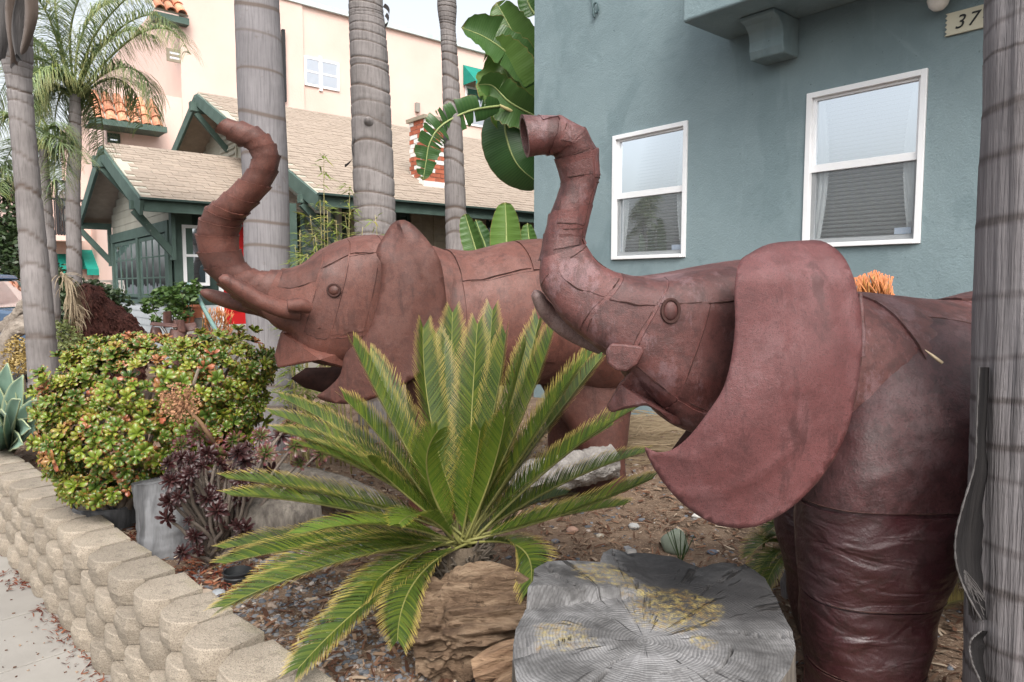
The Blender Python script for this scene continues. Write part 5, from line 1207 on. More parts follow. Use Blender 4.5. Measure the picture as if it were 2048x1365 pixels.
canes = [(648, 312, 5.0), (655, 420, 4.9), (690, 430, 5.1), (700, 370, 5.0), (630, 470, 4.8), (600, 460, 4.9), (725, 455, 4.7), (750, 430, 4.75), (670, 480, 4.7), (640, 400, 5.1), (615, 510, 4.6), (690, 500, 4.6), (600, 520, 4.8), (580, 690, 4.5), (590, 730, 4.6), (570, 650, 4.7), (610, 760, 4.6), (640, 800, 4.6), (560, 780, 4.9), (620, 430, 5.1), (672, 440, 4.85), (590, 490, 4.95), (660, 520, 4.6)]
for k, (u, v, Y) in enumerate(canes):
    T = P(u, v, Y); B = V((T.x + R.uniform(-.12, .12) + .05, T.y + R.uniform(-.1, .1), .37)); C = B.lerp(T, .6) + V((R.uniform(-.05, .05), 0, .05))
    cm.tube([bez((B, C, T), i / 12) for i in range(13)], [.007 * (1 - .75 * i / 12) for i in range(13)], 5)
    for i in range(26):
        t = 1 - (R.random() ** 1.3) * .62; p = bez((B, C, T), t); a = R.uniform(0, 6.28); br = V((math.cos(a), math.sin(a), R.uniform(-.1, .5))) * R.uniform(.02, .14) * (1.25 - t); cm.tube([p, p + br], .0018, 4)
        for j in range(R.randint(1, 4)):
            a2_ = a + R.uniform(-1.2, 1.2); d = V((math.cos(a2_), math.sin(a2_), R.uniform(-.5, .45))).normalized(); L = R.uniform(.06, .13); w = R.uniform(.009, .014); s_ = d.cross(V((R.uniform(-.4, .4), R.uniform(-.6, .2), 1))).normalized(); g = R.random(); q = p + br
            i0 = [lm.vert(q, (0, g, 0)), lm.vert(q + d * L * .35 + s_ * w * .5, (.35, g, 0)), lm.vert(q + d * L + V((0, 0, -.02)), (1, g, 0)), lm.vert(q + d * L * .35 - s_ * w * .5, (.35, g, 0))]; lm.face(*i0)
cm.obj('canes', M_cane, bam, smooth=180); prop(lm.obj('leaves', M_bam, bam), kind='stuff')
# broad paddle leaves
x = N('paddle_leaf'); sp2 = x.attr(2); r = x.math('FRACT', x.math('ADD', x.rnd(), .1))
wv = x.n('TexWave', i_Vector=x.co((1, 1, 1), src='UV') if False else x.n('Attribute', attribute_name='lf').outputs['Vector'], wave_type='BANDS', bands_direction='X'); wv.inputs['Scale'].default_value = 14; wv.inputs['Distortion'].default_value = .6
c = x.ramp(x.rnd(), [(0, (.030, .082, .024)), (.6, (.055, .122, .030)), (1, (.105, .185, .035))]); c = x.mix(x.math('MULTIPLY', wv.outputs[0], .22), c, (.10, .18, .05))
c = x.mix(x.ramp(x.attr(2), [(.965, 0.0), (1, .8)]), c, (.30, .17, .06)); c = x.mix(x.ramp(x.attr(0), [(.93, 0.0), (1, .7)]), c, (.24, .13, .05))
x.done(c, .35, x.bump(wv.outputs[0], .12, .01), .45); tr = x.n('BsdfTranslucent'); x.l(c, tr.inputs['Color']); ms = x.n('MixShader'); ms.inputs[0].default_value = .25
x.l(x.b.outputs[0], ms.inputs[1]); x.l(tr.outputs[0], ms.inputs[2]); x.l(ms.outputs[0], x.out.inputs[0]); M_paddle = x.m
M_rib = plain('leaf_midrib', (.20, .25, .09), (.28, .32, .13), 5, .5, 0)
def paddle(root, pts, wid, tilt, fold=.25, tear=0, seed=0, flip=1):
    """blade along pts (survey px + depth); wid in px; tilt turns the blade about its midrib"""
    rr = random.Random(seed); L = [P(*p) for p in pts]; K = len(L) - 1; Y = pts[0][2]; m = MB()
    def fr(b):
        c = crom(L, b * K); tg = (crom(L, min(1, b + .02) * K) - crom(L, max(0, b - .02) * K)).normalized()
        s0 = tg.cross(V((0, -1, 0))).normalized(); n0 = s0.cross(tg); s_ = s0 * math.cos(tilt) + n0 * math.sin(tilt); return c, s_, s_.cross(tg)
    prof = lambda b: max(.02, (math.sin(PI * min(1, b ** .75 * .93 + .05)) ** .62)) * (1 if b < .93 else max(0.02, (1 - b) / .07) ** .5)
    for sg in (-1, 1):
        segs = [(0, 1)]
        if tear:
            cuts = sorted(rr.uniform(.1, .95) for _ in range(tear)); cuts = [0] + cuts + [1]; segs = list(zip(cuts, cuts[1:]))
        for i, (b0, b1) in enumerate(segs):
            dz = rr.uniform(-.35, .25) if tear else 0; gap = .012 if tear else 0
            def fn(a, b):
                q = b0 + (b1 - b0) * b; q2 = q + ((b - .5) * -gap * a * 2 if tear else 0); q2 = min(1, max(0, q2)); c, s_, nr = fr(q2); w = wid / F * Y * prof(q) * .5
                if tear and a > .85: w *= 1 - .12 * rr.random()
                return c + s_ * (sg * w * a) + nr * (flip * w * (fold * a + (.25 + dz) * a * a)) + nr * (.008 * math.sin(q * 60) * a)
            m.grid(fn, 6, max(3, int(26 * (b1 - b0)) + 2), lambda a, b: (b0 + (b1 - b0) * b, .5, a))
    o = m.obj('leaf', M_paddle, root, smooth=180)
    r_ = MB(); r_.tube([fr(i / 20)[0] for i in range(21)], [.016 * Y / 8 * (1 - .8 * i / 20) for i in range(21)], 6); r_.obj('midrib', M_rib, o, smooth=180)
    return o
gb = V((*W(6.0, 6.9, 0).xy, .3)); gbp = thing('bird_of_paradise_plant', 'tall giant bird of paradise with broad torn leaves at the teal house corner', 'plant', gb)
YB = 8.9
for k, (pts, w, tl, fo, te, fl_) in enumerate(((((1090, 250, 9), (1050, 120, 9), (1020, 55, 9), (992, 5, 9)), 96, .25, .2, 1, 1), (((1095, 190, 9), (1030, 120, 8.8), (975, 78, 8.7), (922, 55, 8.6)), 96, -.3, .2, 1, 1), (((1085, 330, 9), (1030, 190, 8.8), (1000, 120, 8.8), (975, 100, 8.8)), 125, .2, .25, 1, 1), (((1080, 180, 9.2), (1030, 100, 9.2), (995, 60, 9.2)), 60, -.2, .3, 0, 1),
        (((1010, 215, 8.7), (1012, 270, 8.7), (1035, 330, 8.7), (1085, 372, 8.8)), 130, -.35, .2, 0, -1), (((1070, 30, 9), (1056, 5, 9), (1050, -40, 9)), 40, .2, .2, 0, 1), (((1075, 235, 8.6), (1020, 205, 8.5), (985, 172, 8.5), (955, 170, 8.4)), 80, .5, .3, 1, 1), (((1085, 310, 9.3), (1060, 215, 9.3), (1050, 160, 9.3)), 110, .1, .2, 2, 1))): paddle(gbp, pts, w, tl, fo, te, 300 + k, fl_)
paddle(gbp, [(1000, 212, 8.4), (940, 222, 8.2), (885, 250, 8.05), (860, 285, 8.0), (852, 325, 8.0), (846, 362, 8.0)], 62, .55, -.15, 14, 320, -1)
m = MB(); m.tube([gb + V((.1, 0, 0)), P(1085, 420, 9), P(1062, 240, 8.8), P(1000, 212, 8.4)], [.06, .05, .03, .02], 8); m.tube([gb, P(1095, 500, 9.1), P(1090, 320, 9)], [.09, .07, .03], 8); m.tube([gb, P(1100, 400, 9.0), P(1090, 190, 9)], [.07, .05, .03], 8); m.obj('stalks', M_cane, gbp, smooth=180)
yb = V((*P(985, 560, 6.6).xy, .37)); ybp = thing('bird_of_paradise_plant', 'young bird of paradise with upright green paddles behind the left elephant\'s back', 'plant', yb)
for k, (pts, w, tl) in enumerate(((((968, 560, 6.6), (950, 495, 6.6), (938, 455, 6.6), (930, 428, 6.6)), 42, .3), (((975, 560, 6.6), (972, 500, 6.7), (960, 465, 6.7), (951, 440, 6.7)), 36, -.5), (((1015, 560, 6.5), (1013, 490, 6.5), (1012, 440, 6.5), (1010, 405, 6.5)), 62, .1), (((1065, 560, 6.6), (1060, 500, 6.6), (1057, 470, 6.6), (1055, 447, 6.6)), 38, .2))): paddle(ybp, pts, w, tl, .3, 0, 340 + k)
m = MB()
for u, v, Y in ((968, 560, 6.6), (975, 560, 6.6), (1015, 560, 6.5), (1065, 560, 6.6)): m.tube([yb, P(u, v, Y)], [.03, .014], 6)
m.obj('stalks', M_cane, ybp)
M_fire = leafmat('firestick', (.38, .14, .05), (.55, .22, .07), (.60, .20, .08), (.7, 1.2), .1, .5, (.32, .26, .07), .8)
def firestick(lab, u0, u1, v0, v1, Y, n):
    b = V((*P((u0 + u1) / 2, v1 + 60, Y).xy, .37)); t = thing('firestick_plant', lab, 'succulent', b); m = MB()
    for i in range(n):
        u = R.uniform(u0, u1); e = P(u, v0 + (v1 - v0) * R.random() ** 1.6 * .8 + abs(u - (u0 + u1) / 2) * .35, Y + R.uniform(-.12, .12)); s_ = e + V((R.uniform(-.05, .05) - (e.x - b.x) * .25, R.uniform(-.03, .03), -R.uniform(.08, .2))); g = R.random()
        m.tube([s_, s_.lerp(e, .5) + V((R.uniform(-.008, .008), 0, 0)), e], [.005, .0045, .003], 5, at=lambda q: (q, g, 0))
    m.obj('stems', M_fire, t, smooth=180); c = MB()
    for i in range(7): e = P(R.uniform(u0, u1), v1, Y); c.tube([b, b.lerp(e, .5) + V((R.uniform(-.05, .05), 0, 0)), e], [.016, .012, .008], 6)
    c.obj('branches', M_cane, t, smooth=180)
firestick('orange firestick succulent poking above the near elephant\'s back', 1708, 1790, 540, 600, 3.9, 170)
firestick('pinkish orange firestick succulent below the red front door', 402, 470, 610, 670, 9.5, 140)

# ------------------------------------------------------------------ stumps and logs
x = N('weathered_stump_top')
tc_ = x.n('Attribute', attribute_name='lf'); sp_ = x.n('SeparateXYZ', i_Vector=tc_.outputs['Vector'])
wob = x.noise(5, 4); rad = x.math('ADD', sp_.outputs[0], x.math('MULTIPLY', wob, .06))
rings = x.math('SINE', x.math('MULTIPLY', rad, 720)); rn = x.noise(26, 5, .7)
c = x.ramp(x.noise(4.5, 6, .65), [(.30, (.035, .034, .034)), (.44, (.11, .108, .108)), (.58, (.22, .217, .218)), (.76, (.32, .317, .32))])
c = x.mix(x.math('MULTIPLY', x.ramp(rings, [(.2, 0.0), (.9, 1.0)]), .42), c, (.045, .043, .043))
st_ = x.n('CombineXYZ'); x.l(x.math('MULTIPLY', sp_.outputs[1], 150), st_.inputs[0]); x.l(x.math('MULTIPLY', sp_.outputs[0], 6), st_.inputs[1])
c = x.mix(x.ramp(x.noise(1.0, 4, .7, vec=st_.outputs[0]), [(.40, .28), (.60, 0.0)]), c, (.04, .038, .037))
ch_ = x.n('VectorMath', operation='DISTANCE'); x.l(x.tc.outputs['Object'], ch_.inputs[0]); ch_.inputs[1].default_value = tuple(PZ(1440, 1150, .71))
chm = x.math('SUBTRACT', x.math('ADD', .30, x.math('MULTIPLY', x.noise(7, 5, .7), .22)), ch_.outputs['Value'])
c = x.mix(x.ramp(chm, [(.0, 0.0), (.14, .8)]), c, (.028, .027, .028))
ang = sp_.outputs[1]
cr = x.n('CombineXYZ'); x.l(x.math('MULTIPLY', ang, 42), cr.inputs[0]); x.l(x.math('MULTIPLY', sp_.outputs[0], 3), cr.inputs[1])
crk = x.ramp(x.noise(1.0, 3, .6, vec=cr.outputs[0]), [(.35, 1.0), (.41, 0.0)]); c = x.mix(x.math('MULTIPLY', crk, .85), c, (.018, .016, .015))
zone = x.math('ADD', x.math('MULTIPLY', sp_.outputs[2], .55), x.math('MULTIPLY', x.noise(9, 7, .8), 1.0)); lich = x.math('MULTIPLY', x.ramp(zone, [(.70, 0.0), (.84, 1.0)]), x.ramp(x.noise(45, 6, .8), [(.44, .0), (.62, .75)])); lich = x.math('MULTIPLY', lich, x.ramp(sp_.outputs[2], [(.02, 0.0), (.15, 1.0)]))
c = x.mix(lich, c, x.ramp(x.noise(40, 3), [(.35, (.20, .12, .035)), (.6, (.34, .27, .09))]))
hgt = x.math('SUBTRACT', x.math('ADD', x.math('MULTIPLY', rings, .08), x.math('MULTIPLY', rn, .7)), x.math('MULTIPLY', crk, 1.1))
M_stop = x.done(c, .9, x.bump(hgt, .7, .009), .2)
x = N('weathered_stump_side'); c = x.ramp(x.noise(30, 5, .65, (1, 1, .08)), [(.3, (.06, .052, .046)), (.7, (.20, .178, .152))]); M_sside = x.done(c, .92, x.bump(x.noise(40, 5, .65, (1, 1, .06)), 1, .015), .2)
SC = P(1290, 1225, 1.90); SZ = .71; SC.z = SZ
st = thing('tree_stump', 'big weathered grey stump with yellow lichen and growth rings in the foreground', 'stump', (SC.x, SC.y, .33))
so_px = [(1025, 1290), (1032, 1250), (1050, 1215), (1066, 1190), (1068, 1165), (1095, 1143), (1135, 1136), (1200, 1134), (1206, 1110), (1225, 1097), (1290, 1098), (1350, 1108), (1400, 1128), (1440, 1118), (1490, 1122), (1530, 1150), (1552, 1190), (1568, 1225), (1586, 1255), (1592, 1290), (1580, 1330), (1545, 1375), (1480, 1400), (1430, 1368), (1395, 1372), (1340, 1392), (1270, 1395), (1200, 1375), (1160, 1362), (1110, 1385), (1060, 1385), (1032, 1350)]
ol = [PZ(u, v, SZ) for u, v in so_px]; pith = PZ(1290, 1280, SZ)
def ostump(a):       # outline by angle, interpolated
    k = a * len(ol); i = int(k) % len(ol); f_ = k - int(k); return ol[i].lerp(ol[(i + 1) % len(ol)], f_)
LED0, LED1 = PZ(1066, 1210, SZ), PZ(1330, 1190, SZ); lv_ = (LED1 - LED0).normalized(); ln_ = V((-lv_.y, lv_.x, 0))
m = MB(); na_, nr_ = 192, 60; rows = []
for j in range(nr_ + 1):
    row = []
    for i in range(na_):
        e = ostump(i / na_); t = (j / nr_) ** .8; p = pith.lerp(e, t); z = .004 * noise.noise(p * 9) + .0035 * noise.noise(V((p.x * 30, p.y * 30, 0))) - .012 * t ** 6
        d = p - LED0; al = d.dot(lv_) / (LED1 - LED0).length; side = d.dot(ln_) + .012 * noise.noise(V((al * 6, 0, 4)))
        step = .055 * max(0, 1 - al) ** .7 if al < 1 else 0
        if side > 0 and al > -.3: z += min(step, step * side / .012) 
        rel = (p - pith).length
        crack = abs(math.sin((i / na_) * 2 * PI * 3.5 + .6 * noise.noise(V((t * 3, i * .02, 0)))))
        cw = .02 + .05 * t * (.5 + .5 * noise.noise(V((i // 27, 3, 0))))
        if crack < cw and .15 < t: z -= .035 * (1 - crack / cw) * min(1, (t - .15) * 2)
        ringc = abs(t - .62 - .03 * math.sin(i * .1)); 
        if ringc < .008 and .60 < i / na_ < .78: z -= .012
        lm_ = max(0, 1 - ((p - PZ(1345, 1215, SZ)).length / .17) ** 2) + max(0, 1 - ((p - PZ(1200, 1165, SZ)).length / .13) ** 2) + .75 * max(0, 1 - ((p - PZ(1130, 1270, SZ)).length / .12) ** 2) + .8 * max(0, 1 - ((p - PZ(1410, 1285, SZ)).length / .05) ** 2)
        row.append(m.vert(V((p.x, p.y, SZ + z)), (rel, i / na_, min(1, lm_))))
    rows.append(row)
ci = m.vert(V((pith.x, pith.y, SZ)), (0, 0, 0))
for i in range(na_): m.face(ci, rows[1][i], rows[1][(i + 1) % na_])
for a, b in zip(rows[1:], rows[2:]):
    for i in range(na_): m.face(a[i], b[i], b[(i + 1) % na_], a[(i + 1) % na_])
m.obj('cut_face', M_stop, st, smooth=60)
m2 = MB(); rr_rows = []
for j in range(14):
    row = []
    for i in range(na_):
        p = V(m.v[rows[-1][i]]); o_ = (p - pith); o_.z = 0; o_.normalize(); q = j / 13
        fl_ = .008 * noise.noise(V((i * .35, q * .8, 5))) * min(1, q * 4) + .03 * q * q
        row.append(m2.vert(V((p.x, p.y, p.z * (1 - q) + .30 * q)) + o_ * fl_))
    rr_rows.append(row)
for a, b in zip(rr_rows, rr_rows[1:]):
    for i in range(na_): m2.face(a[i], a[(i + 1) % na_], b[(i + 1) % na_], b[i])
m2.obj('side', M_sside, st, smooth=50)
# chips of wood lying on the stump
p = PZ(1255, 1108, SZ + .004); m = MB(); m.box(p, V((.032, .010, .0)), V((-.004, .016, 0)), V((0, .002, .008))); prop(m.obj('wood_chip', plain('pale_chip', (.20, .19, .18), None, 20, .9, .2)), 'pale wood chip lying on the back of the big stump', 'wood chip')
# rotten log under the sago palm
x = N('rotten_wood'); c = x.ramp(x.noise(9, 6, .7, (.5, 2.5, 2.5)), [(.3, (.05, .03, .02)), (.5, (.155, .104, .068)), (.75, (.34, .25, .17))]); c = x.mix(x.ramp(x.noise(22, 4, .7), [(.60, 0.0), (.68, .7)]), c, (.03, .018, .012)); M_rot = x.done(c, .95, x.bump(x.noise(18, 6, .7, (.6, 2.2, 2.2)), 1, .03), .15)
def logmesh(pts, rad, mat, root, nm='log', amp=.012, seed=0, n=32, fr=5, endm=None, steps=40, along=None):
    m = MB(); L = [V(p) for p in pts]; K = len(L) - 1; rows = []; pu = V((0, 0, 1))
    for j in range(steps + 1):
        t = j / steps; fa = along or fr; c = crom(L, t * K); tg = (crom(L, min(1, t + .02) * K) - crom(L, max(0, t - .02) * K)).normalized(); xx = (pu - tg * pu.dot(tg)).normalized(); yy = tg.cross(xx); i = min(int(t * K), K - 1); r = rad[i] + (rad[i + 1] - rad[i]) * (t * K - i)
        rows.append([m.vert(c + (xx * math.cos(a) + yy * math.sin(a)) * (r + amp * noise.noise(V((math.cos(a) * fr * .4, math.sin(a) * fr * .4, t * fa + seed))) + amp * .5 * noise.noise(V((math.cos(a) * fr, math.sin(a) * fr, t * fa * 4 + seed))))) for a in [2 * PI * k / n for k in range(n)]])
    for a, b in zip(rows, rows[1:]):
        for k in range(n): m.face(a[k], a[(k + 1) % n], b[(k + 1) % n], b[k])
    o = m.obj(nm, mat, root, smooth=70)
    for e, row in enumerate((rows[0], rows[-1])):
        q = MB(); c = sum((V(m.v[k]) for k in row), V()) / n; ids = [q.vert(m.v[k], (1, 0, 0)) for k in row]; ci = q.vert(c)
        for k in range(n): q.face(ids[k], ids[(k + 1) % n], ci)
        q.obj('end_grain', endm or mat, root)
    return o
lb = PZ(950, 1290, .34); lt = thing('rotten_log', 'short decayed reddish-brown log lying under the sago palm beside the stump', 'log', lb)
M_rend = plain('orange_rotten_end', (.12, .065, .038), (.30, .20, .125), 16, .95, 1, 40, (.4, 2, 2), bdist=.02)
logmesh([P(838, 1275, 2.30), P(900, 1262, 2.30), P(970, 1250, 2.30), P(1090, 1240, 2.34)], [.13, .155, .16, .15], M_rot, lt, 'bark', .06, 3, 140, 14, M_rend, 70, 2.5)
for (a_, b_, w_, h_) in (((950, 1345, 2.08), (1060, 1300, 2.12), .045, .05), ((985, 1395, 2.0), (1075, 1345, 2.06), .05, .04)):
    m = MB(); A_, B_ = P(*a_), P(*b_); ax_ = (B_ - A_); sd_ = V((0, 1, 0)); up_ = ax_.cross(sd_).normalized() * -1
    m.grid(lambda u, v: A_ + ax_ * u + (up_ * math.cos(2 * PI * v) * h_ + sd_ * math.sin(2 * PI * v) * w_) * (1 + .35 * noise.noise(V((math.cos(2 * PI * v) * 3, math.sin(2 * PI * v) * 3, u * 1.5 + w_ * 90)))) * (.75 + .25 * math.sin(PI * u)), 30, 48); m.obj('split_wood', M_rend, lt, smooth=40)
# grey half-round post and cut log by the aeonium
gp = PZ(320, 1108, .34); gl = thing('grey_log', 'upright weathered grey log section beside the purple aeonium', 'log', gp)
x = N('silver_wood'); c = x.ramp(x.noise(12, 5, .6, (1, 1, .12)), [(.38, (.045, .045, .047)), (.62, (.155, .157, .163))]); c = x.mix(x.ramp(x.noise(26, 4, .6, (1, 1, .05)), [(.6, 0.0), (.72, .6)]), c, (.06, .06, .06)); M_silver = x.done(c, .85, x.bump(x.noise(30, 5, .6, (1, 1, .08)), .7, .01), .2)
logmesh([P(345, 1112, 3.32), P(340, 1040, 3.34), P(333, 958, 3.36)], [.15, .15, .148], M_silver, gl, 'bark', .01, 2, 32, 4, M_silver)
g2 = PZ(470, 1130, .34); gl2 = thing('grey_log', 'pale split log lying behind the purple aeonium', 'log', g2); logmesh([P(400, 1095, 3.40), P(520, 1050, 3.3), P(640, 1030, 3.4)], [.11, .13, .10], M_sside, gl2, 'bark', .015, 6, 28, 5, M_sside)
g3 = PZ(1140, 945, .36); gl3 = thing('grey_log', 'rough-barked grey log lying behind the sago palm near the elephant\'s hind leg', 'log', g3); logmesh([P(1010, 975, 3.9), P(1110, 945, 4.0), P(1228, 922, 4.1)], [.085, .10, .095], plain('rough_grey_bark', (.12, .11, .10), (.34, .32, .30), 10, .95, 1, 25, (1, 1, 1), bdist=.03), gl3, 'bark', .03, 9, 30, 7, M_sside)
g4 = PZ(700, 985, .36); gl4 = thing('grey_log', 'long dark grey log half hidden behind the left fronds of the sago palm', 'log', g4); logmesh([P(560, 950, 4.0), P(690, 985, 3.7), P(800, 1045, 3.3)], [.07, .08, .07], M_sside, gl4, 'bark', .015, 12, 24, 5, M_sside)
# planter under the jade bush
pt = PZ(220, 1045, .34); tp_ = thing('log_round', 'weathered grey log round under the left side of the jade bush', 'log', pt); m = MB(); lathe(m, V((pt.x, pt.y, .33)), [(.15, 0), (.17, .10), (.175, .12), (.165, .125), (.15, .10), (.0, .10)], 28); m.obj('side', M_silver, tp_, smooth=50)
pt = PZ(475, 1162, .34); m = MB(); lathe(m, V((pt.x, pt.y, .325)), [(.052, 0), (.056, .018), (.053, .022), (.058, .040), (.055, .044), (.060, .060), (.056, .062), (.05, .03), (.0, .03)], 28); prop(m.obj('plant_pot', plain('black_plastic', (.012, .013, .014), (.03, .032, .034), 10, .45, .05), smooth=40), 'small black plastic pot rim sunk in the mulch', 'pot')

# ------------------------------------------------------------------ gravel, mulch, stones
def rock_mesh(seed, amp=.3):
    bm = bmesh.new(); bmesh.ops.create_icosphere(bm, subdivisions=1, radius=1); rr = random.Random(seed); m = MB()
    for v in bm.verts: v.co = v.co * (1 + rr.uniform(-amp, amp)); v.co.z *= .62
    for v in bm.verts: m.vert(v.co)
    for f_ in bm.faces: m.face(*[v.index for v in f_.verts])
    bm.free(); return m
RK = [rock_mesh(i) for i in range(8)]
x = N('gravel'); c = x.ramp(x.attr(1), [(0, (.09, .10, .115)), (.35, (.16, .17, .19)), (.6, (.22, .22, .225)), (.8, (.26, .22, .18)), (.92, (.33, .22, .16)), (1, (.50, .47, .43))]); c = x.mix(x.math('MULTIPLY', x.noise(80, 3), .35), c, (.06, .06, .065)); M_grav = x.done(c, .85, x.bump(x.noise(150, 3), .4, .002), .25)
x = N('mulch'); c = x.ramp(x.attr(1), [(0, (.055, .028, .018)), (.4, (.105, .052, .033)), (.7, (.18, .10, .064)), (.9, (.27, .19, .13)), (1, (.40, .33, .25))]); M_mul = x.done(c, .95, None, .15)
x = N('red_mulch'); c = x.ramp(x.attr(1), [(0, (.055, .013, .008)), (.5, (.125, .032, .017)), (1, (.22, .085, .045))]); M_rmul = x.done(c, .95, None, .15)
def scatter_rocks(nm, n, fn, s0, s1, mat):
    m = MB()
    for i in range(n):
        q = fn()
        if q is None: continue
        x_, y_ = q; s_ = s0 + (s1 - s0) * R.random() ** 2; g = R.random()
        m.add(RK[R.randrange(8)], Matrix.Translation((x_, y_, GZ(x_, y_) + s_ * .08)) @ Matrix.Rotation(R.uniform(0, 6.28), 4, 'Z') @ Matrix.Rotation(R.uniform(-.5, .5), 4, 'X') @ Matrix.Diagonal((s_ * R.uniform(.8, 1.4), s_, s_, 1)), lambda a: (0, g, 0))
    return prop(m.obj(nm, mat), kind='stuff')
def pxin(u0, u1, v0, v1):
    def f_():
        p = PZ(R.uniform(u0, u1), R.uniform(v0, v1), .345); return (p.x, p.y) if lotd(p.x, p.y) > .16 else None
    return f_
def gravel_area():
    d = .2 + .95 * R.random() ** 1.1; a = R.uniform(-1.2, 1.5); p = WALL0 + WALLDIR * a + WALLNOR * d
    return None if noise.noise(V((p.x * 2.2, p.y * 2.2, 7))) < -.28 or a > 1.15 + .3 * noise.noise(V((p.x * 3, p.y * 3, 1))) else (p.x, p.y)
prop(scatter_rocks('gravel', 5200, gravel_area, .0055, .015, M_grav), 'blue-grey gravel spread behind the block wall near the sago palm', 'gravel')
def lot_area():
    p = V((R.uniform(-2.5, 3.0), R.uniform(2.2, 6.2), 0)); return (p.x, p.y) if lotd(p.x, p.y) > .18 else None
prop(scatter_rocks('pebbles', 3600, lot_area, .005, .017, M_grav), 'loose pebbles scattered over the brown garden soil', 'pebbles')
def flakes(nm, n, fn, mat, l0, l1, zfn=GZ, lift=.006, wr=.28):
    m = MB()
    for i in range(n):
        q = fn()
        if q is None: continue
        x_, y_ = q; L = R.uniform(l0, l1); w = L * R.uniform(.08, wr); a = R.uniform(0, 6.28); d = V((math.cos(a), math.sin(a), R.uniform(-.3, .3))) * L; s_ = V((-math.sin(a), math.cos(a), R.uniform(-.5, .5))) * w; c = V((x_, y_, zfn(x_, y_) + lift + R.random() * .008)); g = R.random()
        k = V((0, 0, L * R.uniform(-.05, .15)))
        i0 = [m.vert(c - d / 2 - s_ / 2, (0, g, 0)), m.vert(c - d / 2 + s_ / 2, (0, g, 0)), m.vert(c + s_ / 2 + k, (0, g, 0)), m.vert(c - s_ / 2 + k, (0, g, 0)), m.vert(c + d / 2 + s_ / 3, (0, g, 0)), m.vert(c + d / 2 - s_ / 3, (0, g, 0))]
        m.face(i0[0], i0[1], i0[2], i0[3]); m.face(i0[3], i0[2], i0[4], i0[5])
    return prop(m.obj(nm, mat), kind='stuff')
def lot_area2():
    t = R.random() ** 1.5; p = V((R.uniform(-4.2, 3.4), 1.9 + 5.2 * t, 0)); return (p.x, p.y) if lotd(p.x, p.y) > .15 else None
prop(flakes('mulch', 34000, lot_area2, M_mul, .015, .06), 'brown bark mulch and dry litter covering the garden soil', 'mulch')
def redm():
    d = .13 + .75 * R.random() ** 1.4; a = R.uniform(.55, 3.8); p = WALL0 + WALLDIR * a + WALLNOR * d
    return (p.x, p.y) if noise.noise(V((p.x * 3, p.y * 3, 2))) > -.15 else None
prop(flakes('red_mulch', 9000, redm, M_rmul, .012, .045), 'reddish shredded mulch behind the wall under the jade bush', 'mulch')
def swm():
    a = R.uniform(-.6, 4.5); 
    if noise.noise(V((a * 3.1, 0, 8))) < -.05: return None
    p = WALL0 + WALLDIR * a - WALLNOR * (.015 + .09 * R.random() ** 3.0); return (p.x, p.y)
prop(flakes('mulch_spill', 1400, swm, M_rmul, .01, .035, lambda a, b: .0, .004), 'red mulch spilled along the foot of the block wall', 'mulch')
m = MB()
for i in range(55):
    p = PZ(R.uniform(0, 190), R.uniform(1090, 1360), .002)
    if lotd(p.x, p.y) > -.03: continue
    a = R.uniform(0, 6.28); L = R.uniform(.003, .014); m.box(p, V((math.cos(a), math.sin(a), 0)) * L, V((-math.sin(a), math.cos(a), 0)) * L * .5, V((0, 0, .003)), (0, R.random(), 0))
prop(m.obj('sidewalk_litter', M_mul), 'small dry bits scattered on the pale sidewalk', 'litter', kind='stuff')
# individual stones one can pick out
STN = [(1350, 1100, .058, (.20, .23, .18), 'pale green rock standing behind the stump', 1.15), (1145, 1065, .026, (.38, .24, .18), 'pinkish rounded stone on the soil between sago palm and near ear', .7), (1268, 1058, .026, (.38, .38, .37), 'pale grey stone beside the pinkish stone', .8), (1393, 1040, .024, (.62, .60, .56), 'white stone under the tip of the near ear', .6), (1425, 1108, .022, (.13, .145, .18), 'small dark blue stone behind the stump', .6), (1110, 1085, .02, (.20, .20, .22), 'dark grey stone beside the sago palm stem', .6), (1200, 1075, .018, (.40, .36, .30), 'small tan stone near the sago palm', .6), (410, 1190, .03, (.40, .32, .25), 'tan stone at the edge of the gravel behind the wall', .7), (436, 1188, .028, (.30, .32, .34), 'light grey stone at the edge of the gravel', .7), (425, 1205, .035, (.18, .20, .23), 'blue-grey slab stone beside the block wall', .5)]
for u, v, s_, c, lab, hh in STN:
    p = PZ(u, v, .345); bm = bmesh.new(); bmesh.ops.create_icosphere(bm, subdivisions=3, radius=1); m = MB()
    for q in bm.verts: m.vert(V((p.x, p.y, GZ(p.x, p.y) + s_ * hh * .4)) + V((q.co.x * 1.15, q.co.y, q.co.z * hh)) * s_ * (1 + .22 * noise.noise(q.co * 1.4 + V((u, v, 0))) + .07 * noise.noise(q.co * 4 + V((u, 0, 0)))))
    for f_ in bm.faces: m.face(*[q.index for q in f_.verts])
    bm.free(); prop(m.obj('stone', plain('stone_%d' % u, tuple(q * .75 for q in c), c, 20, .9, .5, 60), smooth=180), lab, 'stone')
# weed sprig by the pale green rock
wp = PZ(1362, 1128, .36); wd = thing('weed_sprig', 'thin green weed sprig in front of the pale green rock', 'weed', wp); m = MB()
for i in range(9):
    a = R.uniform(-.7, .7); q = [wp + V((0, 0, .0)), wp + V((a * .04, R.uniform(-.02, .02), .05)), wp + V((a * .09, R.uniform(-.03, .03), R.uniform(.08, .17)))]; m.tube([bez(q, t / 6) for t in range(7)], .0022, 4)
m.obj('stems', leafmat('weed', (.05, .09, .03), (.09, .14, .05)), wd)
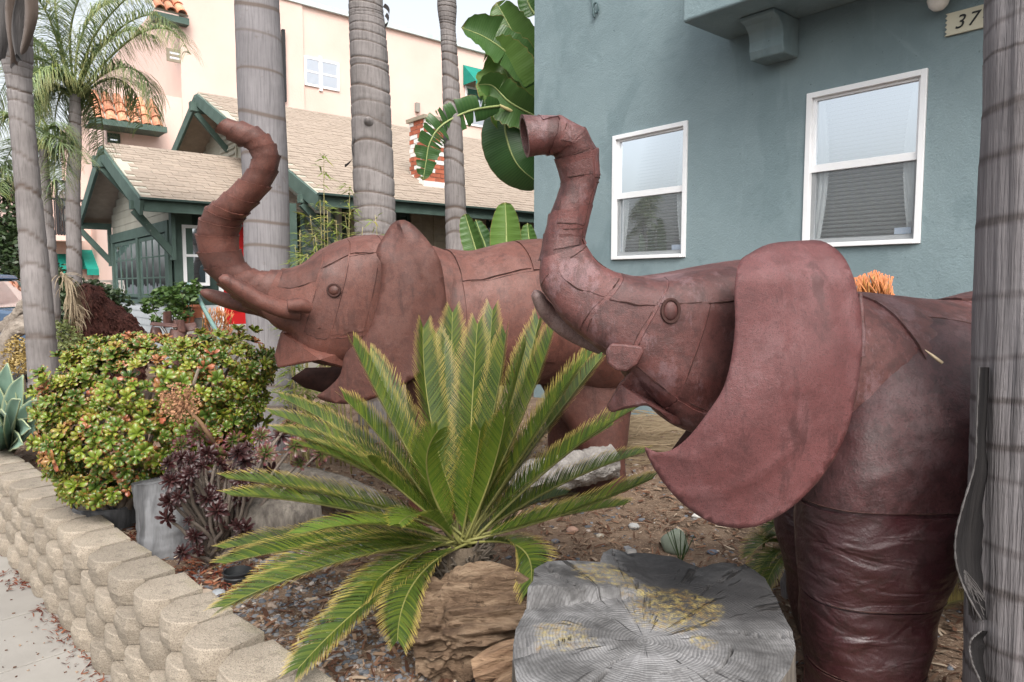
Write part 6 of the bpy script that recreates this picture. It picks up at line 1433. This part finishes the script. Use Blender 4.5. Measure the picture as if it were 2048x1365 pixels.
# dry palm straw pile behind the near elephant's chin
dp = PZ(1310, 900, .37); m = MB()
for i in range(520):
    c = P(R.uniform(1215, 1420), R.uniform(815, 935), 5.0 + R.uniform(-.3, .4)); zz = GZ(c.x, c.y); c.z = min(max(c.z, zz + .01), zz + .26); a = R.uniform(-.35, .35) + (PI if R.random() < .5 else 0) + (R.uniform(-1, 1) if R.random() < .25 else 0); L = R.uniform(.18, .5); d = V((math.cos(a), math.sin(a) * .6, R.uniform(-.12, .12))) * L; s_ = V((0, -.3, 1)) * R.uniform(.004, .008); g = R.random(); k = V((0, 0, R.uniform(-.03, .05)))
    i0 = [m.vert(q, (0, g, 0)) for q in (c - d / 2, c + k, c + d / 2, c + d / 2 + s_, c + k + s_, c - d / 2 + s_)]; m.face(i0[0], i0[1], i0[4], i0[5]); m.face(i0[1], i0[2], i0[3], i0[4])
prop(m.obj('straw_pile', M_dry), 'pile of dry straw-coloured palm leaves behind the near elephant\'s chin', 'straw', kind='stuff')
# dead sago fronds behind the near elephant's leg
df = thing('dead_frond', 'dry yellowing palm frond lying behind the near elephant\'s front leg', 'frond', PZ(1850, 1280, .35))
M_dead = leafmat('dead_frond_leaf', (.13, .10, .03), (.24, .19, .06), (.30, .22, .09), (.6, 1), .2, .7)
for k, (a, b) in enumerate((((1800, 1300, 2.5), (1955, 1165, 2.7)), ((1790, 1260, 2.6), (1930, 1130, 2.9)), ((1810, 1330, 2.4), (1975, 1210, 2.5)))):
    A, B = P(*a), P(*b); A.z = max(A.z, GZ(A.x, A.y) + .04); sago(df, A, (A + B) / 2 + V((0, 0, .05)), B, .12, 56, 400 + k, M_dead, .3, nm='stem')
# seed husk stuck on the elephant's shoulder
m = MB(); a, b = P(1850, 700, 1.86), P(1885, 727, 1.84); m.tube([a, a.lerp(b, .5), b], [.001, .004, .0045], 6); prop(m.obj('dry_husk', M_dry, smooth=180), 'pale dry husk caught on the near elephant\'s shoulder plate', 'husk')

# ------------------------------------------------------------------ things at the far left
# leafy shrubs and trees
def leaves(m, c, rad, n, size, seed=0, shell=.5):
    rr = random.Random(seed); c = V(c)
    for i in range(n):
        d = V((rr.gauss(0, 1), rr.gauss(0, 1), rr.gauss(0, 1))).normalized(); k = shell + (1 - shell) * rr.random(); lump = 1 + .28 * noise.noise(d * 2.3 + V((seed, 0, 0)))
        p = c + V((d.x * rad[0], d.y * rad[1], d.z * rad[2])) * k * lump; a = V((rr.uniform(-1, 1), rr.uniform(-1, 1), rr.uniform(-.6, .6))).normalized(); b = a.orthogonal().normalized(); b = (b + a.cross(b) * rr.uniform(-1, 1)).normalized(); L = size * rr.uniform(.6, 1.3); g = rr.random()
        i0 = [m.vert(p - a * L / 2, (0, g, 0)), m.vert(p + b * L * .26, (.5, g, 1)), m.vert(p + a * L / 2, (1, g, 0)), m.vert(p - b * L * .26, (.5, g, 1))]; m.face(*i0)
M_dk = leafmat('dark_evergreen_leaf', (.018, .035, .014), (.045, .075, .025), None, trans=.15)
M_md = leafmat('green_shrub_leaf', (.04, .085, .02), (.10, .17, .04), None, trans=.25)
M_yl = leafmat('pale_herb_leaf', (.13, .17, .05), (.30, .33, .12), None, trans=.25)
M_stem = plain('brown_stem', (.07, .05, .035), (.14, .10, .07), 10, .9, .4)
def shrub(nm, lab, cat, base, blobs, mat, size, seed, trunk=.03):
    base = V(base); t = thing(nm, lab, cat, base); m = MB(); s_ = MB()
    for k, (c, rad, n) in enumerate(blobs):
        leaves(m, c, rad, n, size, seed + k); c = V(c)
        s_.tube([base, base.lerp(c, .5) + V((.03, 0, .02)), c], [trunk, trunk * .7, trunk * .35], 6)
        for j in range(8):
            q = c + V((R.uniform(-.7, .7) * rad[0], R.uniform(-.7, .7) * rad[1], R.uniform(-.5, .7) * rad[2])); s_.tube([c, q], [trunk * .3, trunk * .1], 4)
    s_.obj('trunk', M_stem, t, smooth=180); prop(m.obj('crown', mat, t), kind='stuff'); return t
def bz_(u, v, Y, z=.3): p = P(u, v, Y); return V((p.x, p.y, z))
shrub('evergreen_tree', 'dark evergreen tree behind the leaning palm at the left edge', 'tree', bz_(14, 600, 20), [(P(12, 440, 20), (.80, .8, 1.7), 2600), (P(30, 510, 19.6), (.62, .6, 1.0), 1500)], M_dk, .17, 3, .12)
shrub('shrub', 'dark green shrub behind the shaggy brown sculpture', 'shrub', bz_(150, 700, 8.4), [(P(135, 640, 8.4), (.28, .25, .55), 1500), (P(180, 600, 9.0), (.32, .3, .28), 1100), (P(215, 615, 9.2), (.3, .3, .3), 900), (P(120, 590, 8.8), (.2, .2, .4), 600)], M_dk, .07, 12, .02)
shrub('herb_clump', 'pale yellow-green small-leaved herb in front of the leaning palm\'s base', 'plant', bz_(130, 720, 6.2), [(P(132, 670, 6.2), (.10, .1, .14), 330), (P(125, 705, 6.1), (.16, .12, .10), 380), (P(160, 690, 6.2), (.06, .06, .14), 160), (P(112, 660, 6.2), (.05, .05, .10), 110)], M_yl, .032, 22, .006)
shrub('potted_shrub', 'bright green leafy plant growing by the porch steps', 'shrub', bz_(355, 690, 9.6, .6), [(P(330, 595, 9.6), (.20, .2, .16), 260), (P(300, 610, 9.6), (.12, .1, .12), 110), (P(365, 590, 9.5), (.20, .2, .17), 300), (P(355, 625, 9.5), (.18, .15, .12), 170), (P(392, 575, 9.5), (.06, .06, .14), 60), (P(312, 640, 9.5), (.07, .07, .07), 40)], M_md, .085, 32, .012)
shrub('golden_bush', 'golden dry bushy plant behind the agave at far left', 'bush', bz_(45, 740, 6.6), [(P(38, 700, 6.6), (.14, .12, .13), 620), (P(45, 730, 6.5), (.18, .15, .10), 520)], leafmat('golden_dry', (.25, .17, .05), (.42, .30, .10), None, trans=.2), .03, 41, .008)
# driftwood
dw = thing('driftwood', 'gnarled grey driftwood branch arching behind the leaning palm', 'driftwood', bz_(5, 720, 7.0)); M_drift = plain('driftwood', (.13, .105, .085), (.30, .26, .22), 10, .95, .8, 30, (1, 1, 1), bdist=.02)
logmesh([P(-40, 790, 7.0), P(8, 715, 7.0), P(22, 668, 7.0), P(48, 656, 7.0), P(90, 660, 7.1)], [.13, .10, .075, .07, .06], M_drift, dw, 'branch', .03, 4, 20, 6)
logmesh([P(5, 660, 7.2), P(28, 640, 7.2), P(48, 612, 7.2), P(70, 590, 7.2)], [.07, .06, .055, .05], M_drift, dw, 'branch', .025, 6, 18, 6)
logmesh([P(12, 690, 7.15), P(35, 650, 7.15), P(60, 630, 7.15)], [.06, .05, .04], M_drift, dw, 'branch', .02, 8, 16, 6)
m = MB(); rp = V((*P(40, 730, 6.9).xy, .36))
rk = rock_mesh(5, .25); m.add(rk, Matrix.Translation(rp + V((.0, 0, .1))) @ Matrix.Diagonal((.26, .22, .24, 1))); ro = m.obj('boulder', plain('brown_boulder', (.12, .08, .06), (.25, .18, .14), 9, .95, .8, 25, bdist=.02)); sm_ = ro.modifiers.new('sub', 'SUBSURF'); sm_.levels = 2; sm_.render_levels = 2; prop(ro, 'brown lumpy rock below the driftwood', 'rock')
# shaggy brown seated animal sculpture
x = N('shaggy_rust'); c = x.ramp(x.noise(14, 6, .7, (1, 1, .5)), [(.3, (.030, .011, .009)), (.7, (.085, .030, .023))]); M_shag = x.done(c, .9, x.bump(x.noise(26, 6, .7, (1, 1, .5)), 1, .05), .2)
gsc = thing('animal_sculpture', 'dark shaggy rust-brown gorilla-shaped sculpture hunched behind the jade bush', 'sculpture', bz_(210, 720, 7.6))
bm = bmesh.new(); mb_ = bpy.data.metaballs.new('mb'); mo = bpy.data.objects.new('mb', mb_); COL.objects.link(mo); mb_.resolution = .045; mb_.render_resolution = .045; mb_.threshold = .35
for u, v, r, Y in ((180, 590, .15, 7.6), (176, 606, .14, 7.5), (172, 622, .12, 7.45), (196, 622, .20, 7.65), (215, 650, .25, 7.7), (180, 660, .20, 7.55), (172, 700, .17, 7.45), (168, 740, .17, 7.4), (240, 668, .23, 7.75), (258, 680, .19, 7.8), (225, 700, .28, 7.7), (262, 710, .2, 7.75), (200, 730, .25, 7.6), (250, 750, .22, 7.6)):
    e = mb_.elements.new(); e.co = P(u, v, Y); e.radius = r * 1.25
dg = bpy.context.evaluated_depsgraph_get(); me = bpy.data.meshes.new_from_object(mo.evaluated_get(dg)); bpy.data.objects.remove(mo)
for v_ in me.vertices:
    n_ = v_.normal; v_.co = v_.co + n_ * (.035 * noise.noise(v_.co * 9) + .03 * noise.noise(v_.co * 24))
m = MB(); [m.vert(v_.co) for v_ in me.vertices]; [m.face(*f_.vertices) for f_ in me.polygons]; m.obj('body', M_shag, gsc, smooth=180)
tuf = MB()
for i in range(2600):
    v_ = me.vertices[R.randrange(len(me.vertices))]; p = v_.co; d = (v_.normal * .5 + V((R.uniform(-.4, .4), R.uniform(-.4, .4), -.8))).normalized(); s_ = d.orthogonal() * .012; q = p + d * R.uniform(.03, .09); tuf.face(tuf.vert(p + s_), tuf.vert(p - s_), tuf.vert(q))
prop(tuf.obj('shaggy_strands', M_shag, gsc), kind='stuff'); bm.free()
# rusty folded sheet sculpture by the porch steps
rs = thing('metal_sculpture', 'rusty folded sheet metal sculpture in front of the porch steps', 'sculpture', bz_(350, 700, 7.9)); M_rs = rustmat('rust_sheet', (.075, .032, .026), (.12, .055, .042), (.16, .08, .065), .6)
def plate(pts, Y, bow, nm='plate'):
    A = [P(u, v, Y + e) for u, v, e in pts]; m = MB(); m.grid(lambda a, b: (A[0].lerp(A[1], a)).lerp(A[3].lerp(A[2], a), b) + V((0, -bow * math.sin(PI * a), bow * .6 * math.sin(PI * b))), 10, 8); o = m.obj(nm, M_rs, rs, smooth=180); s_ = o.modifiers.new('solid', 'SOLIDIFY'); s_.thickness = .008
plate([(300, 650, 0), (362, 655, -.1), (356, 648, .15), (306, 645, .2)], 7.9, .03); plate([(352, 660, 0), (372, 668, 0), (368, 640, 0), (357, 640, 0)], 7.85, .05); plate([(298, 672, 0), (330, 690, 0), (318, 655, .1), (310, 652, .1)], 7.8, .08); plate([(336, 680, 0), (372, 690, 0), (370, 660, .1), (345, 658, .1)], 7.8, .08)
plate([(328, 655, .3), (345, 655, .3), (342, 622, .3), (330, 625, .3)], 7.9, .10); plate([(344, 655, .3), (362, 650, .3), (356, 640, .3), (346, 640, .3)], 7.9, .04); plate([(368, 665, 0), (395, 660, 0), (390, 645, .1), (370, 648, .1)], 7.95, .05); plate([(372, 690, 0), (440, 690, 0), (425, 672, .1), (380, 668, .1)], 7.8, .06); plate([(278, 690, 0), (300, 690, 0), (292, 662, .1), (286, 664, .1)], 7.8, .06)
m = MB(); m.tube([bz_(350, 700, 7.95), P(350, 660, 7.95)], .05, 10); m.obj('stand', M_rs, rs)
# pots on the steps with a handrail
M_terra = plain('terracotta', (.32, .10, .055), (.42, .16, .09), 8, .85, .2)
for u, v, Y, r, lab in ((377, 640, 9.7, .085, 'lower terracotta pot on the porch steps'), (394, 622, 10.0, .095, 'upper terracotta pot on the porch steps under the green plant'), (372, 622, 10.1, .08, 'terracotta pot behind the rail post on the porch steps')):
    c = P(u, v, Y); m = MB(); lathe(m, c, [(0, -.10), (r * .7, -.10), (r, .05), (r * 1.12, .05), (r * 1.12, .09), (r * .9, .09), (r * .85, .04), (0, .04)], 18); t = thing('flower_pot', lab, 'pot', c - V((0, 0, .1))); m.obj('shell', M_terra, t, smooth=40)
    g = MB(); leaves(g, c + V((0, 0, .12)), (.08, .08, .07), 60, .05, int(u)); g.obj('leaves', M_md, t)
    b = MB(); b.box(c + V((-.13, -.13, -.60)), V((.26, 0, 0)), V((0, .26, 0)), V((0, 0, .49))); prop(b.obj('plinth', M_conc), 'small concrete plinth under the ' + lab, 'plinth')
rl = thing('handrail', 'teal-painted sloping metal handrail of the porch steps', 'handrail', bz_(385, 700, 9.3)); M_rail = plain('teal_rail_paint', (.12, .21, .195), (.19, .28, .26), 12, .5, .1, speck=(20, .68, (.30, .12, .06)))
m = MB(); m.tube([P(372, 568, 10.0), P(386, 574, 10.0), P(412, 625, 9.4), P(438, 672, 8.9)], .028, 8); m.obj('rail', M_rail, rl, smooth=60)
for u, v, Y in ((378, 572, 10.0), (437, 672, 8.9)): m = MB(); q = P(u, v, Y); m.tube([V((q.x, q.y, .3)), q], .022, 8); m.obj('post', M_rail, rl)
# deck railings
M_rw = plain('weathered_rail_wood', (.28, .24, .21), (.40, .36, .32), 6, .85, .3)
for lab, u0, u1, v, Y in (('weathered wooden deck railing at the far left edge', -60, 60, 566, 14), ('weathered wooden deck railing left of the porch window', 158, 236, 563, 15)):
    a, b = P(u0, v, Y), P(u1, v, Y); t = thing('deck_railing', lab, 'railing', V((a.x, a.y, .3)), 'deck railings')
    m = MB(); m.bar(a, b, .14, .05); m.obj('top_rail', M_rw, t); m = MB(); m.bar(a - V((0, 0, .12)), b - V((0, 0, .12)), .05, .12); m.obj('lower_rail', M_rw, t)
    for k in range(3): q = a.lerp(b, .08 + .42 * k); m = MB(); m.box(V((q.x - .06, q.y - .06, .2)), V((.12, 0, 0)), V((0, .12, 0)), V((0, 0, q.z - .225))); m.obj('post', M_rw, t)
    for k in range(9): q = a.lerp(b, .03 + .94 * k / 8); m = MB(); m.box(V((q.x - .02, q.y + .04, .3)), V((.04, 0, 0)), V((0, .03, 0)), V((0, 0, q.z - .45))); m.obj('baluster', M_rw, t)
# parked car
cc = P(-60, 700, 12.5); cc.z = .0; car = thing('parked_car', 'blue car parked at the left edge behind the driftwood', 'car', cc)
M_cb = plain('blue_car_paint', (.05, .085, .14), (.06, .095, .155), 2, .2, 0, spec=.6); M_cg = glassmat('car_glass', .55, (.5, .6, .6), .02); M_tyre = plain('tyre', (.02, .02, .02), None, 10, .8, .1); M_alu = plain('rim', (.4, .4, .42), None, 5, .3, 0, metal=1)
def cpt(x_, y_, z): return V((cc.x + x_, cc.y + y_, .3 + z))
def prism(prof, y0, y1, mat, nm, par, inset=0):
    m = MB(); i0 = [m.vert(cpt(a, y0, b)) for a, b in prof]; i1 = [m.vert(cpt(a, y1, b)) for a, b in prof]; n = len(prof)
    for k in range(n): m.face(i0[k], i0[(k + 1) % n], i1[(k + 1) % n], i1[k])
    m.face(*i0[::-1]); m.face(*i1); o = m.obj(nm, mat, par, fix=True); return bevel(o, .05, 3)
body_c = prism([(-2.1, .28), (2.1, .28), (2.15, .55), (2.05, .82), (1.0, .92), (-1.3, .95), (-2.1, .85), (-2.2, .5)], -.85, .85, M_cb, 'body', car)
prism([(-1.75, .93), (1.05, .91), (.45, 1.42), (-.2, 1.5), (-1.1, 1.46)], -.72, .72, M_cg, 'windows', car)
prism([(-1.2, 1.455), (-.2, 1.50), (.45, 1.425), (.38, 1.50), (-.2, 1.56), (-1.1, 1.53)], -.74, .74, M_cb, 'roof', car)
for x_ in (-.35, 1.0, -1.6): m = MB(); m.bar(cpt(x_, -.735, .92), cpt(x_ * .55 - .1, -.735, 1.48), .05, .07, (0, 1, 0)); m.obj('pillar', M_cb, car)
for x_ in (-1.35, 1.35):
    for y_ in (-.86, .70):
        m = MB(); lathe(m, cpt(x_, y_ + .1, .02), [(.18, -.09), (.30, -.10), (.33, -.06), (.33, .06), (.30, .10), (.18, .09)], 28, (0, 1, 0)); wh = m.obj('wheel', M_tyre, car, smooth=50); m = MB(); lathe(m, cpt(x_, y_ + .1, .02), [(.001, -.07), (.19, -.08), (.19, .08)], 20, (0, 1, 0)); m.obj('rim', M_alu, wh, smooth=40)
